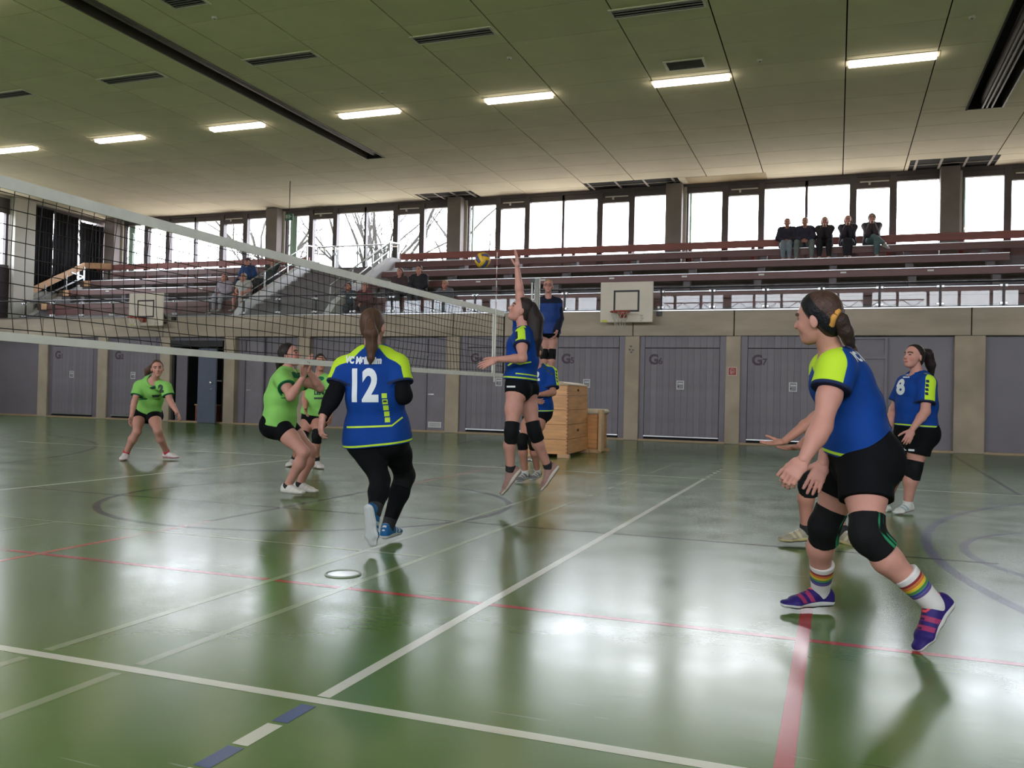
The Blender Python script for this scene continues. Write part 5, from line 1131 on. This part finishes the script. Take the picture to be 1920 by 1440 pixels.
# 6. blue player behind the jumper
P2 = dict(label='player in blue jersey half hidden behind the jumping player', s=.97, mass=.98, h=.010, hh=.0065, skin='warm', hup=cdir(.1, 1, -.15), hfront=cdir(-.55, .35, .8),
  J=Jpx(dict(head=(1003, 660, 10.3), neck=(1009, 687, 10.33), Lsh=(1033, 699, 10.3), Rsh=(990, 700, 10.36), Le=(1037, 736, 10.2), Lw=(1006, 741, 10.05), Re=(988, 738, 10.25), Rw=(1003, 748, 10.1),
    Lhip=(1018, 768, 10.32), Rhip=(999, 768, 10.38), Lk=(1000, 828, 10.12), La=(1008, 885, 10.35), Rk=(979, 828, 10.14), Ra=(985, 888, 10.24))),
  shirt=dict(style='blue', sleeve=.8, hem=-.02, e=.02, loose=.03, second=False), shorts=dict(len=.35), pads='LR', padstripe=True, sock=dict(h=.05, mat=sock_white),
  shoes=dict(s=.95, mat=shoe_mat('shoe_grey', (.16, .16, .17), (.55, .55, .53), (.16, .16, .16), (.45, .45, .44), (.4, .4, .4))), Lhand=dict(curl=.5), Rhand=dict(curl=.5), hair=dict(col='brown', line=.035))
P2['J'].update(Lf=cdir(-.5, -.1, .8), Rf=cdir(-.6, -.1, .7), Lfu=V3((0, 0, 1)), Rfu=V3((0, 0, 1)))
build_person(P2)
decal(P2['_shirt'], 'number', textc('2', .14, .008), px(1001, 713, 10.1), cdir(1, .05, .4), UC, num_white)
for k in range(4): decal(P2['_shirt'], 'navy_square', rect(.03, .03), px(1017+6*k, 684+5.5*k, 10.1), cdir(1, -.6, 0), cdir(.6, 1, 0), num_navy)

# 7. green team: left player leaning forward
G1 = dict(label='player in green jersey with red socks leaning forward at the left', s=.98, mass=1.06, torso=.98, arm=1.0, h=.010, hh=.0065, skin='fair', hup=cdir(-.05, 1, .1), hfront=cdir(.45, .02, 1),
  J=Jpx(dict(head=(295, 691, 11.85), neck=(288, 712, 11.95), Lsh=(311, 726, 11.9), Rsh=(262, 724, 12.0), Le=(319, 752, 11.85), Lw=(333, 775, 11.65), Re=(252, 754, 11.9), Rw=(246, 783, 11.75),
    Lhip=(286, 772, 12.25), Rhip=(261, 772, 12.3), Lk=(296, 808, 12.0), La=(313, 849, 12.28), Rk=(257, 809, 11.95), Ra=(236, 850, 12.1))),
  bend=-FW*-.05, shirt=dict(style='green', sleeve=.62, hem=.09, e=.02, loose=.03, part='jersey'), shorts=dict(len=.46, e=.012), sock=dict(h=.05, mat=M('sock_red', (.50, .03, .05), .8, .1)),
  shoes=dict(s=1.0, mat=shoe_mat('shoe_pinkwhite', (.62, .56, .56), (.55, .30, .32), (.42, .04, .08), (.62, .58, .58), (.5, .04, .06))), Lhand=dict(curl=.35), Rhand=dict(curl=.3))
G1['J'].update(Lf=cdir(1, -.02, .35), Rf=cdir(.12, -.1, 1), Lfu=V3((0, 0, 1)), Rfu=V3((0, 0, 1)))
G1['hair'] = dict(col='brown', line=.04, tail=[px(285, 690, 11.98), px(277, 696, 12.0), px(273, 703, 12.0)], tailr=[.05, .045, .015])
build_person(G1)
decal(G1['_shirt'], 'number', textc('2', .13, .012), px(299, 735, 11.7), cdir(1, .1, -.2), UC, num_navy)
decal(G1['_shirt'], 'sponsor_print', rect(.15, .035), px(281, 743, 11.7), cdir(1, .05, 0), UC, num_navy)
decal(G1['_shirt'], 'chest_mark', rect(.06, .025), px(276, 728, 11.7), cdir(1, .05, 0), UC, num_navy)

# 8. green player at the net, seen from the side
G2 = dict(label='player in green jersey with white shoes crouching at the net, seen from the side', s=.98, mass=1.06, h=.0085, hh=.0055, skin='fair', hup=cdir(-.18, 1, 0), hfront=cdir(1, .22, .12),
  J=Jpx(dict(head=(543, 666, 8.38), neck=(541, 694, 8.40), Lsh=(551, 707, 8.56), Rsh=(530, 708, 8.22), Le=(600, 727, 8.45), Lw=(578, 694, 8.3), Re=(545, 744, 8.06), Rw=(568, 708, 8.06),
    Lhip=(529, 792, 8.5), Rhip=(517, 792, 8.3), Lk=(583, 846, 8.52), La=(562, 908, 8.50), Rk=(570, 848, 8.2), Ra=(539, 910, 8.30))),
  bend=cdir(-1, 0, 0)*.02, shirt=dict(style='green', sleeve=.5, hem=-.03, e=.02, loose=.03), shorts=dict(len=.42, e=.010), sock=dict(h=.02, mat=sock_black),
  shoes=dict(s=1.0, mat=shoe_mat('shoe_cream', (.62, .59, .55), (.58, .55, .50), (.55, .52, .48), (.58, .54, .50), (.55, .52, .48))), Lhand=dict(d=cdir(.1, 1, 0), pn=cdir(.6, .2, -.6), th=cdir(-.6, .2, -.3), curl=.25), Rhand=dict(d=cdir(.2, 1, 0), pn=cdir(.7, .1, .4), th=cdir(-.5, .2, .5), curl=.3))
G2['J'].update(Lf=cdir(1, -.05, .3), Rf=cdir(1, -.05, .45), Lfu=V3((0, 0, 1)), Rfu=V3((0, 0, 1)))
G2['hair'] = dict(col='dark', line=.04, tail=[px(528, 668, 8.4), px(523, 682, 8.42), px(521, 697, 8.44)], tailr=[.035, .03, .012])
build_person(G2)
decal(G2['_shirt'], 'sponsor_print', textc('LEN', .075, .004), px(565, 739, 8.1), cdir(1, .1, .3), UC, num_navy)
decal(G2['_shirt'], 'sponsor_bar', rect(.13, .026), px(562, 751, 8.1), cdir(1, .08, .3), UC, num_navy)
decal(G2['_shirt'], 'chest_mark', rect(.07, .03), px(553, 718, 8.1), cdir(1, .2, .3), UC, num_navy)

# 9. green player behind her
G3 = dict(label='player in green jersey standing behind the crouching green player', s=.98, mass=1.0, h=.0105, hh=.007, skin='warm', hup=cdir(0, 1, 0), hfront=cdir(.35, .1, 1),
  J=Jpx(dict(head=(601, 680, 11.5), neck=(599, 703, 11.55), Lsh=(620, 713, 11.5), Rsh=(578, 713, 11.6), Le=(622, 750, 11.5), Lw=(620, 778, 11.35), Re=(572, 748, 11.5), Rw=(573, 768, 11.3),
    Lhip=(599, 782, 11.55), Rhip=(580, 782, 11.6), Lk=(594, 818, 11.4), La=(593, 866, 11.52), Rk=(568, 820, 11.5), Ra=(551, 862, 11.75))),
  shirt=dict(style='green', sleeve=.5, hem=.03, e=.02, loose=.03), shorts=dict(len=.2, e=.008), pads='LR', sock=dict(h=.08, mat=sock_black), shoes=dict(s=1.0, mat=shoe_mat('shoe_whiteorange', (.62, .58, .56), (.58, .5, .46), (.45, .16, .08), (.5, .4, .38), (.5, .5, .5))), Lhand=dict(curl=.35), Rhand=dict(curl=.35), hair=dict(col='dark', line=.045))
G3['J'].update(Lf=cdir(.5, -.05, .7), Rf=cdir(-.2, -.05, .8), Lfu=V3((0, 0, 1)), Rfu=V3((0, 0, 1)))
build_person(G3)
decal(G3['_shirt'], 'sponsor_print', textc('LEN', .07, .004), px(594, 740, 11.3), RC, UC, num_navy)
decal(G3['_shirt'], 'sponsor_bar', rect(.12, .024), px(594, 747, 11.3), RC, UC, num_navy)

# 10. referee on the vaulting box
def W(x, y, z): return V3((x, y, z))
RX, RY = -4.40, 14.62
RF = dict(label='referee in blue and navy jacket standing on the wooden vaulting box', s=1.0, mass=.98, h=.011, hh=.007, skin='pale', ground=ZBOX, hup=V3((0, 0, 1)), hfront=cdir(-.1, -.08, 1),
  J=Jpx(dict(head=(1028, 537, 14.7), neck=(1028, 558, 14.75), Lsh=(1046, 567, 14.75), Rsh=(1009, 567, 14.75), Le=(1050, 597, 14.75), Lw=(1044, 622, 14.62), Re=(1006, 597, 14.75), Rw=(1011, 622, 14.62),
    Lhip=(1037, 622, 14.76), Rhip=(1021, 622, 14.76), Lk=(1035, 664, 14.72), La=(1034, 702, 14.76), Rk=(1021, 664, 14.72), Ra=(1019, 702, 14.76))),
  shirt=dict(style='jacket', sleeve=1.92, hem=-.04, e=.024, loose=.04, part='jacket'), shorts=dict(len=.25), pads='LR', sock=dict(h=.07, mat=sock_white), shoes=dict(s=1, mat=shoe_mat('shoe_ref', (.5, .5, .5), (.55, .55, .55), (.2, .2, .2), (.3, .3, .3), (.4, .4, .4))), Lhand=dict(curl=.5), Rhand=dict(curl=.5), hair=dict(col='light', line=.04))
RF['J'].update(Lf=cdir(.15, 0, 1), Rf=cdir(-.15, 0, 1), Lfu=V3((0, 0, 1)), Rfu=V3((0, 0, 1)))
build_person(RF)
_hp = RF['HP']; _m = MB()
for q in (-1, 1): _m.tube([_hp(q*.031+.026*math.cos(t), .104, .008+.02*math.sin(t)) for t in np.linspace(0, 2*math.pi, 15)], .003, 5, False); _m.tube([_hp(q*.057, .100, .012), _hp(q*.08, .0, .012)], .003, 5)
_m.tube([_hp(-.006, .106, .010), _hp(.006, .106, .010)], .003, 5); _m.build('glasses', M('glasses_red', (.16, .03, .03), .4), RF['root'])
# ------------------------------------------------------------------ spectators on the stand
def x_at(pxx, pyy, Y):
    v = FW+RT*(pxx-960)/F_PX-UP*(pyy-720)/F_PX; return v[0]*Y/v[1]
def spectator(pxx, pyy, Y, zs, label, top, legs, hair, skin='fair', lean=.12, yaw=0.0, arms='lap', sit=.43, long=False, cross=False, spread=.12, s=1.0, hood=None, shorts_len=1.93, cap=None):
    X = x_at(pxx, pyy, Y); a = -math.pi/2+yaw
    fr = V3((math.cos(a), math.sin(a), 0)); up0 = V3((0, 0, 1)); lf = np.cross(up0, fr); O = V3((X, Y, zs))
    tu = unit(up0+fr*lean); hp = O+up0*.105; nk = hp+tu*.50*s
    J = dict(Lhip=hp+lf*.09, Rhip=hp-lf*.09, neck=nk, head=nk+unit(up0+fr*(lean*.6+.15))*.135*s, Lsh=nk+lf*.17*s-tu*.055, Rsh=nk-lf*.17*s-tu*.055)
    J['Lk'] = hp+fr*.40+lf*spread+up0*.02; J['Rk'] = hp+fr*.40-lf*spread+up0*.02
    J['La'] = J['Lk']-up0*(sit+.02)+fr*.02; J['Ra'] = J['Rk']-up0*(sit+.02)+fr*.02
    if cross: J['Rk'] = hp+fr*.36+lf*.04+up0*.10; J['Ra'] = J['Rk']+lf*.28-up0*.22+fr*.05
    for q, sg in (('L', 1), ('R', -1)):
        sh = J[q+'sh']
        if arms == 'lap': J[q+'e'] = sh-up0*.25+fr*.08+lf*sg*.07; J[q+'w'] = hp+fr*.30+lf*sg*.05+up0*.08
        elif arms == 'chin': J[q+'e'] = hp+fr*.33+lf*sg*.10+up0*.16; J[q+'w'] = nk+fr*.16+lf*sg*.03-up0*.02
        elif arms == 'head': J[q+'e'] = sh+up0*.16+lf*sg*.22; J[q+'w'] = J['head']+lf*sg*.08-fr*.04+up0*.02
        else: J[q+'e'] = sh-up0*.25+lf*sg*.12+fr*.02; J[q+'w'] = J[q+'Lk'[1:]] if False else (J[q+'k']+up0*.09-fr*.10)
        J[q+'f'] = fr+lf*sg*.2; J[q+'fu'] = up0
    if cross: J['Rf'] = unit(lf*.4+fr*.5-up0*.3)
    sp = dict(label=label, group='spectators on the stand', J=J, s=s, mass=1.12, hs=1.08, h=.017, hh=.0115, skin=skin, hup=up0+fr*.05, hfront=fr+V3((0, 0, -.08)), ground=zs,
              shirt=dict(name=top[0], col=top[1], sleeve=top[2] if len(top) > 2 else 1.9, hem=-.06, e=.026, loose=.04, part='jacket' if len(top) < 3 else 'shirt'),
              shorts=dict(len=shorts_len, e=.016, part='trousers', mat=M('cloth_'+legs[0], legs[1], .85, .15, 10, .1, 12)),
              shoes=dict(s=1.0, mat=shoe_mat('shoe_spec_'+legs[0], (.35, .35, .35), (.5, .5, .5), (.3, .3, .3), (.3, .3, .3), (.3, .3, .3))), hair=dict(col=hair, line=.04, long=.14 if long else None), Lhand=dict(curl=.5), Rhand=dict(curl=.5))
    r = build_person(sp); HP = sp['HP']
    if hood:
        m = field([(Ell(HP(0, -.02, .02), (V3((1, 0, 0)), V3((0, 1, 0)), V3((0, 0, 1))), (.105, .115, .125)), .02), (Ell(HP(0, -.03, -.13), (lf, fr, up0), (.15, .12, .07)), .04)], .014, [Ell(HP(0, .11, -.01), (lf, fr, up0), (.075, .10, .095))]).mesh()
        mobj('hood', [m], M('cloth_hood', hood, .9, .15), r)
    if cap:
        m = field([(Ell(HP(0, -.012, .045), (lf, fr, up0), (.086, .104, .085)), .01), (Cone(HP(0, .07, .055), HP(0, .14, .045), (.06, .012), (.05, .01), lf), .02)], .011, [(HP(0, 0, .035), -up0)]).mesh(); mobj('cap', [m], M('cloth_cap', cap, .8, .1), r)
    return sp
R3, R2, R1, R0 = (25.66, 5.295), (24.79, 4.855), (23.89, 4.405), (22.99, 3.825); LOW = (22.68, 3.385)
dk, nv, bk = ('dark_navy', (.022, .020, .040)), ('navy_jacket', (.028, .026, .055)), ('black_coat', (.018, .015, .022))
spectator(1476, 450, *R3, 'spectator in dark top with pale jeans, leftmost of five on the top row', dk, ('pale_jeans', (.20, .25, .30)), 'dark', spread=.08, lean=.22)
spectator(1509, 450, *R3, 'spectator in navy jacket and grey striped trousers, second of five on the top row', nv, ('grey_green_trousers', (.16, .19, .20)), 'brown', spread=.20, lean=.2)
spectator(1546, 450, *R3, 'spectator in black bending forward, middle of five on the top row', bk, ('black_trousers', (.015, .014, .020)), 'brown', lean=.38, arms='chin', long=True)
spectator(1589, 450, *R3, 'spectator in dark coat with hands at the face, fourth of five on the top row', ('dark_coat', (.022, .018, .034)), ('black_trousers2', (.016, .015, .024)), 'light', lean=.18, arms='chin', long=True, spread=.05)
spectator(1634, 450, *R3, 'spectator in hood and scarf with crossed legs, rightmost of five on the top row', ('plum_jacket', (.035, .024, .035)), ('teal_jeans', (.10, .16, .17)), 'light', lean=.05, cross=True, arms='chin', hood=(.20, .18, .17), s=1.04)
spectator(424, 545, *R0, 'spectator in pale lilac hoodie with long hair at the left of the stairs', ('lilac_hoodie', (.30, .27, .32)), ('pale_trousers', (.33, .33, .38)), 'mid', lean=.15, long=True)
spectator(461, 545, *R0, 'spectator in pale grey shirt and shorts with bare knees left of the stairs', ('pale_shirt', (.38, .38, .36), .6), ('grey_shorts', (.16, .18, .17)), 'light', lean=.22, arms='knees', shorts_len=.6)
_sw = spectator(466, 510, *R1, 'spectator in blue sweater and dark red cap above the pale grey shirt', ('royal_sweater', (.012, .045, .16)), ('navy_trousers', (.02, .03, .06)), 'dark', lean=.05, cap=(.09, .015, .025), arms='knees', s=1.08)
spectator(500, 535, *R1, 'spectator in dark green jacket leaning back beside the stair wall', ('dark_green_jacket', (.035, .05, .05)), ('charcoal_trousers', (.025, .027, .03)), 'light', lean=-.45, yaw=-.5, arms='head')
spectator(655, 575, *LOW, 'spectator in dark grey jacket behind the railing glass, left of the two low seats', ('slate_jacket', (.05, .065, .085)), ('slate_trousers', (.05, .06, .08)), 'dark', sit=.26, skin='warm')
spectator(686, 575, *LOW, 'spectator in maroon top behind the railing glass beside the slate jacket', ('maroon_top', (.09, .018, .03)), ('maroon_trousers', (.05, .02, .03)), 'light', sit=.26)
spectator(752, 530, *R0, 'spectator with long brown hair and dark coat right of the stairs', ('umber_coat', (.045, .025, .03)), ('dusk_trousers', (.04, .045, .055)), 'brown', long=True)
spectator(788, 528, *R0, 'spectator in black open jacket beside the one with long brown hair', ('black_jacket', (.012, .012, .018)), ('dusk_jeans', (.05, .06, .075)), 'dark', s=1.07)
spectator(836, 560, *LOW, 'spectator with reddish face peeking over the net tape behind the railing', ('ash_jacket', (.10, .10, .115)), ('ash_trousers', (.08, .08, .10)), 'light', sit=.26, skin='warm')
q = _sw['_fr']; decal(_sw['_shirt'], 'chest_print', ([(-.08, .03, 0), (-.02, -.03, 0), (0, 0, 0), (.02, -.03, 0), (.08, .03, 0), (.0, .02, 0)], [(0, 1, 2, 5), (2, 3, 4, 5)]), q['chest']+q['front']*.1, -q['left'], q['tup'], num_white, .01, .03)
